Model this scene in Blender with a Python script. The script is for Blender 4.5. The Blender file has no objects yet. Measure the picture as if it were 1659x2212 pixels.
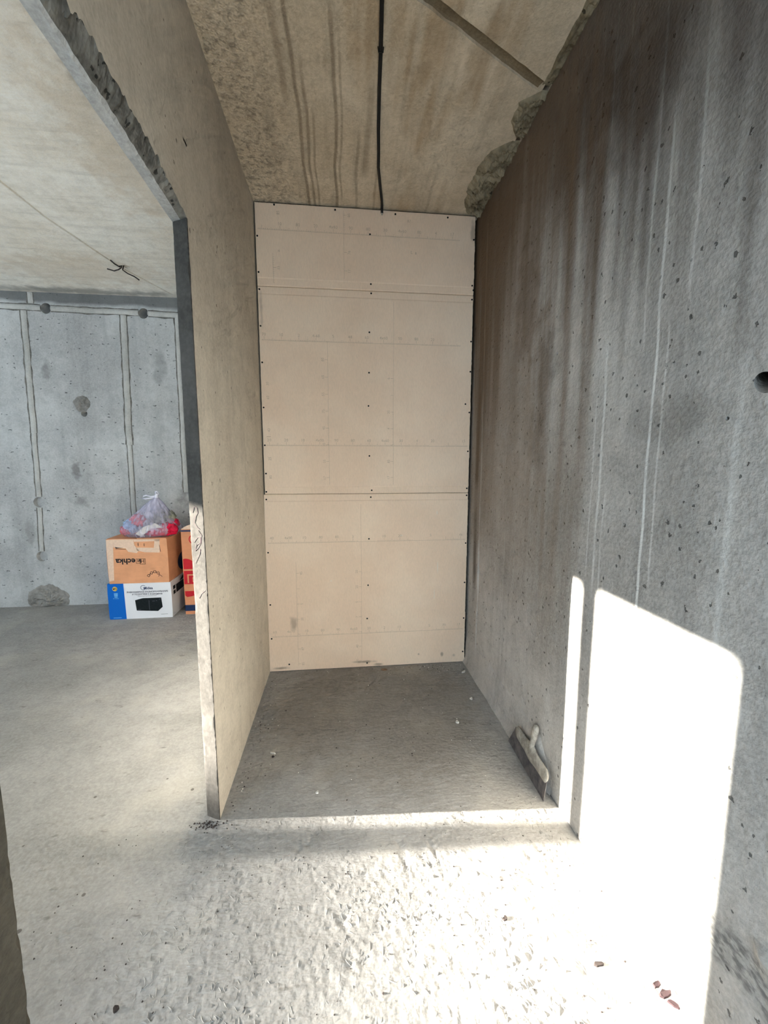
import bpy, bmesh, math, random
from mathutils import Vector, Matrix, noise

random.seed(7)
scene = bpy.context.scene
COL = scene.collection

# ------------------------------------------------------------------ camera
CAM_H = 1.335
cam_data = bpy.data.cameras.new('camera')
cam = bpy.data.objects.new('camera', cam_data)
COL.objects.link(cam)
cam.location = (0, 0, CAM_H)
cam.rotation_euler = (math.pi / 2 - 0.121518, 0, -0.106520)
cam_data.sensor_fit = 'HORIZONTAL'
cam_data.sensor_width = 36.0
cam_data.lens = 18.8354
cam_data.clip_start = 0.02
scene.camera = cam

# ------------------------------------------------------------------ main sizes (metres)
XL, XR = -0.470, 0.830          # niche side walls
YB = 2.507                      # face of the plasterboards
ZC = 2.795                      # ceiling
YJ = 1.421                      # far door jamb
YN = 0.568                      # near door jamb
TH = 0.054                      # partition thickness
Y2 = 3.96                       # far wall of the room beyond the doorway
XW = -5.0                       # window wall of that room
YREAR = -0.55                   # added opening behind the viewer, for fill light
YSIDE = -0.5
WY0, WY1 = 1.125, 3.05           # window opening
WZ0, WZ1 = 0.78, 2.15
DX0, DX1, DZ1 = -0.42, 0.78, 2.0   # glazed door added behind the viewer to brighten the niche
SX0, SX1, SZ0, SZ1 = -4.6, -1.5, 0.75, 2.35   # unseen window added to brighten the room beyond the doorway

# ------------------------------------------------------------------ light
SUN_DIR = Vector((1.0, -0.068, -0.206)).normalized()
sun_data = bpy.data.lights.new('sun', 'SUN')
sun_data.energy = 92.0
sun_data.angle = math.radians(0.52)
sun_data.color = (1.0, 0.92, 0.83)
sun = bpy.data.objects.new('sun', sun_data)
COL.objects.link(sun)
sun.location = (-9, 2, 4)
sun.rotation_euler = SUN_DIR.to_track_quat('-Z', 'Y').to_euler()

world = bpy.data.worlds.new('sky')
scene.world = world
world.use_nodes = True
bg = world.node_tree.nodes['Background']
bg.inputs[0].default_value = (0.72, 0.855, 1.0, 1)
bg.inputs[1].default_value = 7.0

def add_portal(loc, sx, sy, towards):
    d = bpy.data.lights.new('window_portal', 'AREA')
    d.shape = 'RECTANGLE'
    d.size, d.size_y = sx, sy
    d.cycles.is_portal = True
    o = bpy.data.objects.new('window_portal', d)
    COL.objects.link(o)
    o.location = loc
    o.rotation_euler = Vector(towards).to_track_quat('-Z', 'Y').to_euler()
add_portal((XW - 0.12, (WY0 + WY1) / 2, (WZ0 + WZ1) / 2), WY1 - WY0, WZ1 - WZ0, (1, 0, 0))
add_portal(((SX0 + SX1) / 2, YSIDE - 0.10, (SZ0 + SZ1) / 2), SX1 - SX0, SZ1 - SZ0, (0, 1, 0))
add_portal(((DX0 + DX1) / 2, YREAR - 0.10, DZ1 / 2), DX1 - DX0, DZ1, (0, 1, 0))

vs = scene.view_settings
vs.view_transform = 'Standard'
vs.look = 'None'
vs.gamma = 1.0
vs.use_curve_mapping = False
vs.exposure = 0.0
scene.cycles.use_denoising = True
scene.cycles.diffuse_bounces = 4
scene.cycles.max_bounces = 8
scene.cycles.adaptive_threshold = 0.12
scene.cycles.adaptive_min_samples = 12

# ------------------------------------------------------------------ node helpers
class NT:
    def __init__(self, name):
        self.m = bpy.data.materials.new(name)
        self.m.use_nodes = True
        self.t = self.m.node_tree
        self.t.nodes.clear()
        self.out = self.t.nodes.new('ShaderNodeOutputMaterial')
        self._obj = None
        self._wn = None

    def n(self, typ, ins=None, out=0, **props):
        nd = self.t.nodes.new(typ)
        for k, v in props.items():
            setattr(nd, k, v)
        if ins:
            for k, v in ins.items():
                s = nd.inputs[k]
                if hasattr(v, 'is_output'):
                    self.t.links.new(v, s)
                else:
                    s.default_value = v
        return nd.outputs[out]

    def obj(self):
        if self._obj is None:
            self._obj = self.n('ShaderNodeTexCoord', out='Object')
        return self._obj

    def math(self, op, a, b=0.0, clamp=False):
        return self.n('ShaderNodeMath', {0: a, 1: b}, operation=op, use_clamp=clamp)

    def mapv(self, scale=(1, 1, 1), loc=(0, 0, 0), rot=(0, 0, 0), vec=None):
        return self.n('ShaderNodeMapping', {'Vector': vec or self.obj(), 'Scale': scale, 'Location': loc, 'Rotation': rot})

    def noise(self, scale, vec=None, detail=4.0, rough=0.55, dist=0.0):
        return self.n('ShaderNodeTexNoise', {'Vector': vec or self.obj(), 'Scale': scale, 'Detail': detail, 'Roughness': rough, 'Distortion': dist}, out=0)

    def ramp(self, f, lo, hi, a=0.0, b=1.0):
        return self.n('ShaderNodeMapRange', {0: f, 1: lo, 2: hi, 3: a, 4: b}, interpolation_type='SMOOTHSTEP')

    def mix(self, f, a, b, blend='MIX'):
        return self.n('ShaderNodeMix', {0: f, 6: a, 7: b}, out=2, data_type='RGBA', blend_type=blend)

    def sep(self, vec=None):
        nd = self.t.nodes.new('ShaderNodeSeparateXYZ')
        self.t.links.new(vec or self.obj(), nd.inputs[0])
        return nd.outputs

    def blob(self, center, radii, soft=0.5, wob=0.4, wscale=8.0):
        """soft irregular spot: 1 inside, 0 outside"""
        inv = tuple(1.0 / r for r in radii)
        v = self.n('ShaderNodeVectorMath', {0: self.obj(), 1: center}, operation='SUBTRACT')
        v = self.n('ShaderNodeVectorMath', {0: v, 1: inv}, operation='MULTIPLY')
        ln = self.n('ShaderNodeVectorMath', {0: v}, out='Value', operation='LENGTH')
        if self._wn is None:
            self._wn = self.math('SUBTRACT', self.noise(11.0, detail=2, rough=0.65), 0.5)
        w = self.math('MULTIPLY', self._wn, wob * 3)
        ln = self.math('ADD', ln, w)
        return self.ramp(ln, 1.0, 1.0 - soft)

    def finish(self, color, rough=0.9, height=None, strength=0.4, dist=0.01, spec=0.25, metallic=0.0, **kw):
        ins = {'Base Color': color, 'Roughness': rough, 'Specular IOR Level': spec, 'Metallic': metallic}
        ins.update(kw)
        if height is not None:
            ins['Normal'] = self.n('ShaderNodeBump', {'Height': height, 'Strength': strength, 'Distance': dist})
        b = self.n('ShaderNodeBsdfPrincipled', ins)
        self.t.links.new(b, self.out.inputs[0])
        return self.m


def rgb(r, g, b):
    """sRGB 0-255 to linear"""
    def f(c):
        c /= 255.0
        return c / 12.92 if c <= 0.04045 else ((c + 0.055) / 1.055) ** 2.4
    return (f(r), f(g), f(b), 1.0)


def pits(nt, scale, stretch, keep=0.3, rmax=0.22, warp=None):
    """scattered little air holes of random size"""
    nd = nt.t.nodes.new('ShaderNodeTexVoronoi')
    nt.t.links.new(nt.mapv(scale=stretch), nd.inputs['Vector'])
    nd.inputs['Scale'].default_value = scale
    r = nt.sep(nd.outputs['Color'])
    rad = nt.math('MULTIPLY', nt.ramp(r[0], 1.0 - keep, 1.0), rmax)
    # lopsided outline: the second random number leans the hole
    d = nt.math('SUBTRACT', rad, nt.math('MULTIPLY', nd.outputs['Distance'], warp) if warp is not None else nd.outputs['Distance'])
    return nt.n('ShaderNodeMapRange', {0: d, 1: 0.0, 2: 0.03, 3: 0.0, 4: 1.0})


def concrete(name, dark, light, streak_scale=None, streak_amt=0.25, pit=None, blotch=1.6,
             bump=0.35, fine=90.0, extra=None, rough=0.92, grain=0.12):
    nt = NT(name)
    big = nt.noise(blotch, detail=3, rough=0.6)
    col = nt.mix(nt.ramp(big, 0.32, 0.68), dark, light)
    mid = nt.noise(14.0, detail=3, rough=0.7)
    col = nt.mix(nt.ramp(mid, 0.35, 0.75, 0.0, 0.35), col, tuple(c * 0.62 for c in dark[:3]) + (1,))
    g = nt.noise(fine, detail=2, rough=0.7)
    col = nt.mix(nt.ramp(g, 0.3, 0.75, 0.0, grain * 2), col, tuple(min(1, c * 1.5) for c in light[:3]) + (1,))
    height = nt.math('ADD', nt.math('MULTIPLY', g, 0.25), nt.math('MULTIPLY', mid, 0.6))
    if streak_scale:
        st = nt.noise(1.0, vec=nt.mapv(scale=streak_scale), detail=3, rough=0.65)
        col = nt.mix(nt.ramp(st, 0.5, 0.72, 0.0, streak_amt), col, tuple(c * 0.45 for c in dark[:3]) + (1,))
        col = nt.mix(nt.ramp(st, 0.46, 0.25, 0.0, streak_amt * 0.8), col, tuple(min(1, c * 1.35) for c in light[:3]) + (1,))
    if pit:
        for ip, (s, stretch, keep, rmax) in enumerate(pit):
            p = pits(nt, s, stretch, keep, rmax, nt.ramp(g, 0.3, 0.7, 0.55, 1.9))
            col = nt.mix(nt.math('MULTIPLY', p, 0.75), col, tuple(c * 0.16 for c in dark[:3]) + (1,))
            if ip == 0:
                height = nt.math('SUBTRACT', height, nt.math('MULTIPLY', p, 1.4))
    if extra:
        r = extra(nt, col, height)
        if isinstance(r, tuple):
            col, height = r
        else:
            col = r
    return nt.finish(col, rough=rough, height=height, strength=bump, dist=0.012, spec=0.15)


def plain(name, color, rough=0.7, bump=0.0, scale=60.0, var=0.12, spec=0.3, metallic=0.0):
    nt = NT(name)
    n = nt.noise(scale, detail=3)
    col = nt.mix(nt.ramp(n, 0.3, 0.7, 0.0, 1.0), tuple(c * (1 - var) for c in color[:3]) + (1,), tuple(min(1, c * (1 + var)) for c in color[:3]) + (1,))
    return nt.finish(col, rough=rough, height=n if bump else None, strength=bump, dist=0.004, spec=spec, metallic=metallic)


# ------------------------------------------------------------------ mesh helpers
class MB:
    def __init__(self):
        self.v, self.f, self.fm = [], [], []

    def add(self, verts, faces, mi=0):
        o = len(self.v)
        self.v += [tuple(p) for p in verts]
        self.f += [tuple(i + o for i in f) for f in faces]
        self.fm += [mi] * len(faces)
        return self

    def box(self, x0, x1, y0, y1, z0, z1, mi=0):
        v = [(x0, y0, z0), (x1, y0, z0), (x1, y1, z0), (x0, y1, z0), (x0, y0, z1), (x1, y0, z1), (x1, y1, z1), (x0, y1, z1)]
        return self.add(v, [(0, 3, 2, 1), (4, 5, 6, 7), (0, 1, 5, 4), (1, 2, 6, 5), (2, 3, 7, 6), (3, 0, 4, 7)], mi)

    def grid(self, nu, nv, fn, mi=0, flip=False):
        v = [fn(i, j) for j in range(nv) for i in range(nu)]
        f = []
        for j in range(nv - 1):
            for i in range(nu - 1):
                a = j * nu + i
                q = (a, a + 1, a + nu + 1, a + nu)
                f.append(q[::-1] if flip else q)
        return self.add(v, f, mi)

    def tube(self, pts, rad, seg=10, caps=True, mi=0, flat=1.0):
        pts = [Vector(p) for p in pts]
        rads = rad if isinstance(rad, (list, tuple)) else [rad] * len(pts)
        rings = []
        up = Vector((0, 0, 1))
        for k, p in enumerate(pts):
            t = (pts[min(k + 1, len(pts) - 1)] - pts[max(k - 1, 0)]).normalized()
            if abs(t.dot(up)) > 0.95:
                up = Vector((0, 1, 0))
            a = t.cross(up).normalized()
            b = a.cross(t).normalized()
            rings.append([p + a * rads[k] * math.cos(2 * math.pi * s / seg) + b * rads[k] * flat * math.sin(2 * math.pi * s / seg) for s in range(seg)])
        v = [q for r in rings for q in r]
        f = []
        for k in range(len(rings) - 1):
            for s in range(seg):
                s2 = (s + 1) % seg
                f.append((k * seg + s, k * seg + s2, (k + 1) * seg + s2, (k + 1) * seg + s))
        if caps:
            f.append(tuple(range(seg))[::-1])
            f.append(tuple((len(rings) - 1) * seg + s for s in range(seg)))
        return self.add(v, f, mi)

    def poly_prism(self, pts2, y0, y1, mi=0):
        """polygon in xz, extruded along y (y0 front, y1 back)"""
        n = len(pts2)
        v = [(x, y0, z) for x, z in pts2] + [(x, y1, z) for x, z in pts2]
        f = [tuple(range(n)), tuple(range(2 * n - 1, n - 1, -1))]
        for i in range(n):
            j = (i + 1) % n
            f.append((i, i + n, j + n, j))
        return self.add(v, f, mi)

    def build(self, name, mat, parent=None, smooth=False, loc=None, recalc=True):
        me = bpy.data.meshes.new(name)
        me.from_pydata(self.v, [], self.f)
        mats = mat if isinstance(mat, (list, tuple)) else [mat]
        for m in mats:
            me.materials.append(m)
        if len(mats) > 1:
            me.polygons.foreach_set('material_index', self.fm)
        if recalc:
            bm = bmesh.new()
            bm.from_mesh(me)
            bmesh.ops.recalc_face_normals(bm, faces=bm.faces)
            bm.to_mesh(me)
            bm.free()
        if smooth:
            me.polygons.foreach_set('use_smooth', [True] * len(me.polygons))
        me.update()
        o = bpy.data.objects.new(name, me)
        COL.objects.link(o)
        if parent is not None:
            o.parent = parent
        if loc is not None:
            o.location = loc
        return o


def struct(o):
    o['kind'] = 'structure'
    return o


def tag(o, label, cat, group=None):
    o['label'] = label
    o['category'] = cat
    if group:
        o['group'] = group
    return o


def thing(name, loc, label, cat, rz=0.0, group=None):
    o = bpy.data.objects.new(name, None)
    o.empty_display_size = 0.1
    COL.objects.link(o)
    o.location = loc
    o.rotation_euler = (0, 0, rz)
    return tag(o, label, cat, group)


def cut(obj, cutters):
    """subtract cutter meshes from obj for good"""
    tmp = []
    for mb in cutters:
        c = mb.build('cutter', obj.data.materials[0])
        tmp.append(c)
        md = obj.modifiers.new('cut', 'BOOLEAN')
        md.operation = 'DIFFERENCE'
        md.solver = 'EXACT'
        md.object = c
    dg = bpy.context.evaluated_depsgraph_get()
    dg.update()
    me = bpy.data.meshes.new_from_object(obj.evaluated_get(dg))
    obj.modifiers.clear()
    old = obj.data
    obj.data = me
    bpy.data.meshes.remove(old)
    for c in tmp:
        m = c.data
        bpy.data.objects.remove(c)
        bpy.data.meshes.remove(m)


def cyl(axis, c, r, half, seg=28):
    a = Vector(axis).normalized()
    c = Vector(c)
    return MB().tube([c - a * half, c + a * half], r, seg)


def N3(x, y, z):
    return noise.noise(Vector((x, y, z)))


_glyphs = {}
def text_geo(s, size, bold=False):
    """flat text outlines as (verts2d, faces), origin at the left of the baseline"""
    key = (s, bold)
    if key not in _glyphs:
        cu = bpy.data.curves.new('t', 'FONT')
        cu.body = s
        cu.size = 1.0
        cu.resolution_u = 2
        if bold:
            cu.offset = 0.026
        o = bpy.data.objects.new('t', cu)
        COL.objects.link(o)
        dg = bpy.context.evaluated_depsgraph_get()
        dg.update()
        me = bpy.data.meshes.new_from_object(o.evaluated_get(dg))
        _glyphs[key] = ([(v.co.x, v.co.y) for v in me.vertices], [tuple(p.vertices) for p in me.polygons])
        bpy.data.objects.remove(o)
        bpy.data.curves.remove(cu)
        bpy.data.meshes.remove(me)
    v, f = _glyphs[key]
    return [(x * size, y * size) for x, y in v], f


def put_text(mb, s, x, z, y, size, rot=0.0, center=True, bold=False, mi=0, xs=1.0):
    """text lying in an xz plane, facing -y"""
    v, f = text_geo(s, size, bold)
    if not v:
        return
    xs_ = [p[0] for p in v]
    zs_ = [p[1] for p in v]
    ox = (min(xs_) + max(xs_)) / 2 if center else min(xs_)
    oz = (min(zs_) + max(zs_)) / 2 if center else 0
    c, si = math.cos(rot), math.sin(rot)
    vv = []
    for px, pz in v:
        px, pz = (px - ox) * xs, pz - oz
        vv.append((x + px * c - pz * si, y, z + px * si + pz * c))
    mb.add(vv, f, mi)


# ------------------------------------------------------------------ concrete materials
def floor_extra(nt, col, h):
    s = nt.sep()
    # dusty screed: paler sand-coloured patches and scuffs
    w = nt.noise(2.3, detail=2, rough=0.6)
    col = nt.mix(nt.ramp(w, 0.5, 0.7, 0.0, 0.35), col, rgb(188, 182, 170))
    sc = nt.noise(1.0, vec=nt.mapv(scale=(10, 26, 1), rot=(0, 0, 0.5)), detail=3, rough=0.75)
    col = nt.mix(nt.ramp(sc, 0.62, 0.74, 0.0, 0.5), col, rgb(96, 92, 86))
    col = nt.mix(nt.math('MULTIPLY', nt.blob((0.18, 2.05, 0), (0.72, 0.72, 1), 0.45, 0.12), 0.38), col, rgb(112, 98, 80))
    p = pits(nt, 16, (1, 1, 1), 0.10, 0.13)
    col = nt.mix(nt.math('MULTIPLY', p, 0.7), col, rgb(70, 62, 57))
    h = nt.math('ADD', h, nt.math('MULTIPLY', sc, 0.8))
    return col, h

M_floor = concrete('screed', rgb(139, 136, 132), rgb(167, 164, 160), blotch=1.1, bump=0.5, fine=70, extra=floor_extra)


def right_extra(nt, col, h):
    s = nt.sep()
    y, z = s[1], s[2]
    nw = nt.noise(3.0, detail=1)
    wob = nt.math('MULTIPLY', nt.math('SUBTRACT', nw, 0.5), 0.030)
    yy = nt.math('ADD', y, wob)
    # pale lime runs down the wall
    runs = [(1.020, 0.0022, 0.70, 2.25, 0.75), (0.985, 0.0016, 0.95, 1.75, 0.4), (1.222, 0.0028, 0.85, 1.75, 0.5),
            (1.262, 0.002, 0.9, 1.6, 0.35), (1.19, 0.002, 0.6, 1.3, 0.4), (0.775, 0.004, 0.3, 1.6, 0.25),
            (1.07, 0.0018, 1.6, 2.7, 0.45), (0.93, 0.002, 1.7, 2.7, 0.35), (1.83, 0.0025, 0.7, 1.3, 0.3), (1.95, 0.002, 0.2, 1.25, 0.25),
            (1.33, 0.0016, 2.0, 2.72, 0.4), (1.40, 0.0016, 2.1, 2.72, 0.4), (1.47, 0.0018, 1.95, 2.72, 0.45), (1.55, 0.0016, 2.1, 2.7, 0.4),
            (1.64, 0.002, 1.8, 2.6, 0.3), (1.27, 0.0016, 2.25, 2.75, 0.4), (1.20, 0.0016, 2.2, 2.75, 0.35)]
    tot = None
    for (y0, wd, z0, z1, a) in runs:
        d = nt.math('ABSOLUTE', nt.math('SUBTRACT', yy, y0))
        k = nt.n('ShaderNodeMapRange', {0: d, 1: wd * 1.1, 2: wd * 2.8, 3: min(1.0, a * 1.3), 4: 0.0})
        k = nt.math('MULTIPLY', k, nt.ramp(z, z0, z0 + 0.12))
        k = nt.math('MULTIPLY', k, nt.ramp(z, z1, z1 - 0.12))
        tot = k if tot is None else nt.math('MAXIMUM', tot, k)
    br = nt.ramp(nw, 0.30, 0.5, 0.4, 1.0)
    col = nt.mix(nt.math('MULTIPLY', tot, br), col, rgb(228, 228, 224))
    # brown soaked stains beside the back corner and under the ceiling joint
    st = nt.noise(1.0, vec=nt.mapv(scale=(9, 9, 0.5)), detail=2, rough=0.6)
    k = nt.math('MULTIPLY', nt.ramp(y, 2.02, 2.42), nt.ramp(z, 0.7, 2.0))
    k = nt.math('MULTIPLY', k, nt.ramp(st, 0.36, 0.6))
    col = nt.mix(nt.math('MULTIPLY', k, 0.85), col, rgb(64, 52, 40))
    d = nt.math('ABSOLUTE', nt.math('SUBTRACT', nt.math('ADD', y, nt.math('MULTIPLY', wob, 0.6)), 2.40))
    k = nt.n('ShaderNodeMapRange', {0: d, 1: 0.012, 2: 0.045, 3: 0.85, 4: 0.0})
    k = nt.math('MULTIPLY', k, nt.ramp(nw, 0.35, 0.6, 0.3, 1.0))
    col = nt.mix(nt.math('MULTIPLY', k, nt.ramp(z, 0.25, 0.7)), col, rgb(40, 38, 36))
    for c, r, a in [((XR, 1.80, 2.05), (0.3, 0.16, 0.34), 0.55), ((XR, 1.45, 2.45), (0.3, 0.30, 0.28), 0.5), ((XR, 1.15, 2.35), (0.3, 0.25, 0.22), 0.4), ((XR, 1.62, 1.72), (0.3, 0.12, 0.3), 0.5),
                    ((XR, 2.1, 2.55), (0.3, 0.3, 0.25), 0.45), ((XR, 1.66, 1.42), (0.3, 0.1, 0.16), 0.3), ((XR, 1.0, 1.45), (0.3, 0.26, 0.07), 0.22)]:
        col = nt.mix(nt.math('MULTIPLY', nt.blob(c, r, 0.75, 0.5, 5), a), col, rgb(68, 58, 50))
    soak_shade = nt.math('MULTIPLY', nt.ramp(nt.math('ADD', z, nt.math('MULTIPLY', nt.math('SUBTRACT', st, 0.5), 2.2)), 1.45, 2.5), 0.80)
    col = nt.mix(soak_shade, col, rgb(66, 51, 40))  # soaked streaks, plus the shade high on the wall put into the colour
    brn = nt.math('MULTIPLY', nt.ramp(nt.math('ADD', y, nt.math('MULTIPLY', nt.math('SUBTRACT', st, 0.5), 1.2)), 1.1, 1.75), nt.ramp(z, 0.35, 1.3, 0.2, 0.62))
    col = nt.mix(brn, col, rgb(128, 106, 84))
    # rough pour joint low on the wall
    zz = nt.math('ADD', z, nt.math('MULTIPLY', nt._wn, 0.12))
    k = nt.math('MULTIPLY', nt.ramp(zz, 0.20, 0.26), nt.ramp(zz, 0.36, 0.31))
    k = nt.math('MULTIPLY', k, nt.ramp(y, 1.25, 1.05))
    rn = nt.noise(1.0, vec=nt.mapv(scale=(30, 34, 60), rot=(0.5, 0, 0)), detail=2, rough=0.7)
    col = nt.mix(nt.math('MULTIPLY', k, nt.ramp(rn, 0.40, 0.62, 0.2, 0.65)), col, rgb(58, 60, 62))
    return col, h

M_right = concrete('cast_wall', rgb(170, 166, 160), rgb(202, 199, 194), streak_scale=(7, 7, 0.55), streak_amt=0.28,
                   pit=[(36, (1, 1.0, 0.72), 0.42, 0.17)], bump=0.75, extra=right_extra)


def part_extra(nt, col, h):
    s = nt.sep()
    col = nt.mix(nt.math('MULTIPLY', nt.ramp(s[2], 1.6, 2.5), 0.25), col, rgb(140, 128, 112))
    return col, h

M_left = concrete('partition_concrete', rgb(184, 173, 156), rgb(205, 195, 178), streak_scale=(9, 9, 0.8), streak_amt=0.16,
                  pit=[(30, (1, 1, 0.7), 0.16, 0.16)], bump=0.25, extra=part_extra)
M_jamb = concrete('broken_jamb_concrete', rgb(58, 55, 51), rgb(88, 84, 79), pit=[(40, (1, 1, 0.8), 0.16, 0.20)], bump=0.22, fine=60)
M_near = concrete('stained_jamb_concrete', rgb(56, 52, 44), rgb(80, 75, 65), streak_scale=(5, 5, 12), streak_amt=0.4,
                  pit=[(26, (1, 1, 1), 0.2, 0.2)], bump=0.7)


def ceil_extra(nt, col, h):
    s = nt.sep()
    x, y = s[0], s[1]
    wob = nt.math('MULTIPLY', nt.math('SUBTRACT', nt.noise(2.2, detail=1), 0.5), 0.05)
    xx = nt.math('ADD', x, wob)
    tot = None
    for (x0, wd, y0, y1, a) in [(-0.155, 0.006, 1.3, 2.5, 0.8), (-0.125, 0.005, 1.6, 2.5, 0.7), (-0.10, 0.004, 1.8, 2.5, 0.6), (-0.005, 0.006, 1.4, 2.5, 0.8),
                               (0.02, 0.004, 1.5, 2.4, 0.5), (-0.2, 0.010, 1.3, 1.8, 0.5), (0.10, 0.006, 1.9, 2.5, 0.5), (0.14, 0.012, 1.6, 2.2, 0.5), (0.20, 0.005, 2.1, 2.5, 0.5), (0.5, 0.006, 2.1, 2.5, 0.4)]:
        d = nt.math('ABSOLUTE', nt.math('SUBTRACT', xx, x0))
        k = nt.n('ShaderNodeMapRange', {0: d, 1: wd * 0.6, 2: wd * 1.8, 3: a, 4: 0.0})
        k = nt.math('MULTIPLY', k, nt.ramp(y, y0, y0 + 0.2))
        k = nt.math('MULTIPLY', k, nt.ramp(y, y1 + 0.1, y1))
        tot = k if tot is None else nt.math('MAXIMUM', tot, k)
    col = nt.mix(nt.math('MULTIPLY', tot, 0.7), col, rgb(108, 90, 68))
    rs = nt.noise(1.0, vec=nt.mapv(scale=(9, 1.6, 1), loc=(0.3, 0, 0)), detail=2, rough=0.6)
    k = nt.math('MULTIPLY', nt.ramp(x, -0.1, 0.12), nt.ramp(x, 0.75, 0.5))
    col = nt.mix(nt.math('MULTIPLY', nt.math('MULTIPLY', k, nt.ramp(rs, 0.46, 0.68)), 0.5), col, rgb(146, 114, 72))
    k = nt.ramp(x, -0.05, -0.40)
    sp = nt.noise(38, detail=2, rough=0.75)
    col = nt.mix(nt.math('MULTIPLY', nt.math('MULTIPLY', k, nt.ramp(sp, 0.42, 0.72)), 0.5), col, rgb(74, 66, 56))
    h = nt.math('ADD', h, nt.math('MULTIPLY', nt.math('MULTIPLY', k, sp), 1.6))
    return col, h

M_ceil = concrete('slab_underside', rgb(186, 168, 142), rgb(210, 193, 168), streak_scale=(16, 1.2, 4), streak_amt=0.28,
                  bump=0.5, extra=ceil_extra)


def ceil2_extra(nt, col, h):
    for c, r, a in [((-1.05, 2.2, ZC), (0.25, 0.9, 0.4), 0.4), ((-2.0, 3.5, ZC), (0.9, 0.35, 0.4), 0.3)]:
        col = nt.mix(nt.math('MULTIPLY', nt.blob(c, r, 0.8, 0.5, 3), a), col, rgb(196, 168, 132))
    for c, r, a in [((-0.95, 1.85, ZC), (0.08, 0.3, 0.4), 0.55), ((-2.2, 3.9, ZC), (1.6, 0.10, 0.4), 0.6), ((-1.9, 2.1, ZC), (0.12, 0.3, 0.4), 0.3)]:
        col = nt.mix(nt.math('MULTIPLY', nt.blob(c, r, 0.9, 0.4, 4), a), col, rgb(104, 104, 102))
    return col

M_ceil2 = concrete('pale_slab_underside', rgb(236, 225, 207), rgb(246, 240, 228), streak_scale=(2.5, 22, 4), streak_amt=0.22,
                   bump=0.4, extra=ceil2_extra)


def far_extra(nt, col, h):
    s = nt.sep()
    zz = nt.math('ADD', s[2], nt.math('MULTIPLY', nt.math('SUBTRACT', nt.noise(5.0, detail=1), 0.5), 0.08))
    col = nt.mix(nt.ramp(zz, 2.69, 2.73, 0.0, 0.75), col, rgb(88, 88, 86))
    for c, r, a in [((-2.40, Y2, 1.27), (0.05, 0.3, 0.13), 0.7), ((-2.30, Y2, 1.86), (0.075, 0.3, 0.075), 0.75), ((-2.58, Y2, 2.15), (0.08, 0.3, 0.10), 0.6),
                    ((-1.62, Y2, 2.2), (0.10, 0.3, 0.25), 0.4), ((-2.38, Y2, 0.99), (0.09, 0.3, 0.06), 0.5), ((-1.47, Y2, 1.02), (0.07, 0.3, 0.12), 0.6), ((-2.84, Y2, 0.7), (0.05, 0.3, 0.2), 0.4)]:
        col = nt.mix(nt.math('MULTIPLY', nt.blob(c, r, 0.9, 0.8, 14), a * 0.8), col, rgb(92, 88, 84))
    return col, h

M_far = concrete('far_cast_wall', rgb(164, 163, 161), rgb(190, 190, 188), streak_scale=(6, 6, 0.5), streak_amt=0.22,
                 pit=[(27, (0.75, 1, 1.6), 0.6, 0.24)], bump=0.4, extra=far_extra)
M_shell = plain('bare_concrete', rgb(138, 135, 128), 0.95, scale=6.0)
M_dark = plain('dark_cavity_block', rgb(60, 57, 52), 0.95)
M_plaster = concrete('chase_plaster', rgb(168, 166, 160), rgb(196, 194, 189), bump=0.3, grain=0.08)
M_mortar = concrete('rough_grey_mortar', rgb(92, 80, 62), rgb(158, 144, 118), bump=1.0, fine=45, pit=[(45, (1, 1, 1), 0.35, 0.3)], blotch=9)
M_patch = concrete('grey_repair_mortar', rgb(112, 108, 102), rgb(150, 146, 140), bump=0.8, fine=45, blotch=9)
M_honey = concrete('honeycombed_lintel_concrete', rgb(64, 61, 55), rgb(126, 122, 113), bump=1.0, fine=50, pit=[(60, (1, 1, 1), 0.6, 0.42)], blotch=14)
M_edge = plain('dark_chase_edge', rgb(112, 108, 102), 0.95, var=0.25)
M_soffit_pale = concrete('soffit_skim', rgb(150, 148, 143), rgb(186, 185, 181), bump=0.4)

# ------------------------------------------------------------------ floor
def lines(segs):
    out = []
    for a, b, n in segs:
        out += [a + (b - a) * i / n for i in range(n)]
    return out + [segs[-1][1]]

fx = lines([(XW - 0.2, -1.0, 6), (-1.0, 0.84, 300), (0.84, 1.05, 1)])
fy = lines([(YREAR - 0.12, 0.42, 4), (0.42, 1.55, 190), (1.55, 2.6, 70), (2.6, Y2 + 0.15, 6)])

def floor_h(x, y):
    if x < -1.0 or x > 0.835 or y < 0.42 or y > 2.55:
        return 0.0
    e = min(1.0, (x + 1.0) / 0.15, (y - 0.42) / 0.05, (2.55 - y) / 0.1)
    e = max(e, 0.0)
    wx = x + 0.06 * N3(x * 4, y * 4, 1.7)
    wy = y + 0.06 * N3(x * 4, y * 4, 9.1)
    m = max(0.0, min(1.0, 0.55 + 1.6 * N3(x * 2.2, y * 2.2, 4.4)))
    if y > 1.38:
        m *= 0.25
    u = wx * 0.86 + wy * 0.5
    v = -wx * 0.5 + wy * 0.86
    r = N3(u * 115, v * 50, 0.3)
    r2 = N3(u * 160, v * 120, 3.3)
    h = 0.0017 * m * (r + 0.8 * r2)
    # scattered scratch-like folds
    g = N3(wx * 17, wy * 9, 7.7)
    if g > 0.28:
        k = abs(N3(u * 40, v * 14, 12.5))
        h -= (0.0 if y > 1.38 else 0.0036) * max(0.0, 1 - k * 5.5) * min(1.0, (g - 0.28) * 6)
    h += 0.002 * N3(x * 3.1, y * 3.1, 2.0) * e
    return h * e - 0.0012

fl = MB()
fl.grid(len(fx), len(fy), lambda i, j: (fx[i], fy[j], floor_h(fx[i], fy[j])))
floor = struct(fl.build('floor', M_floor, smooth=True, recalc=False))

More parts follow.
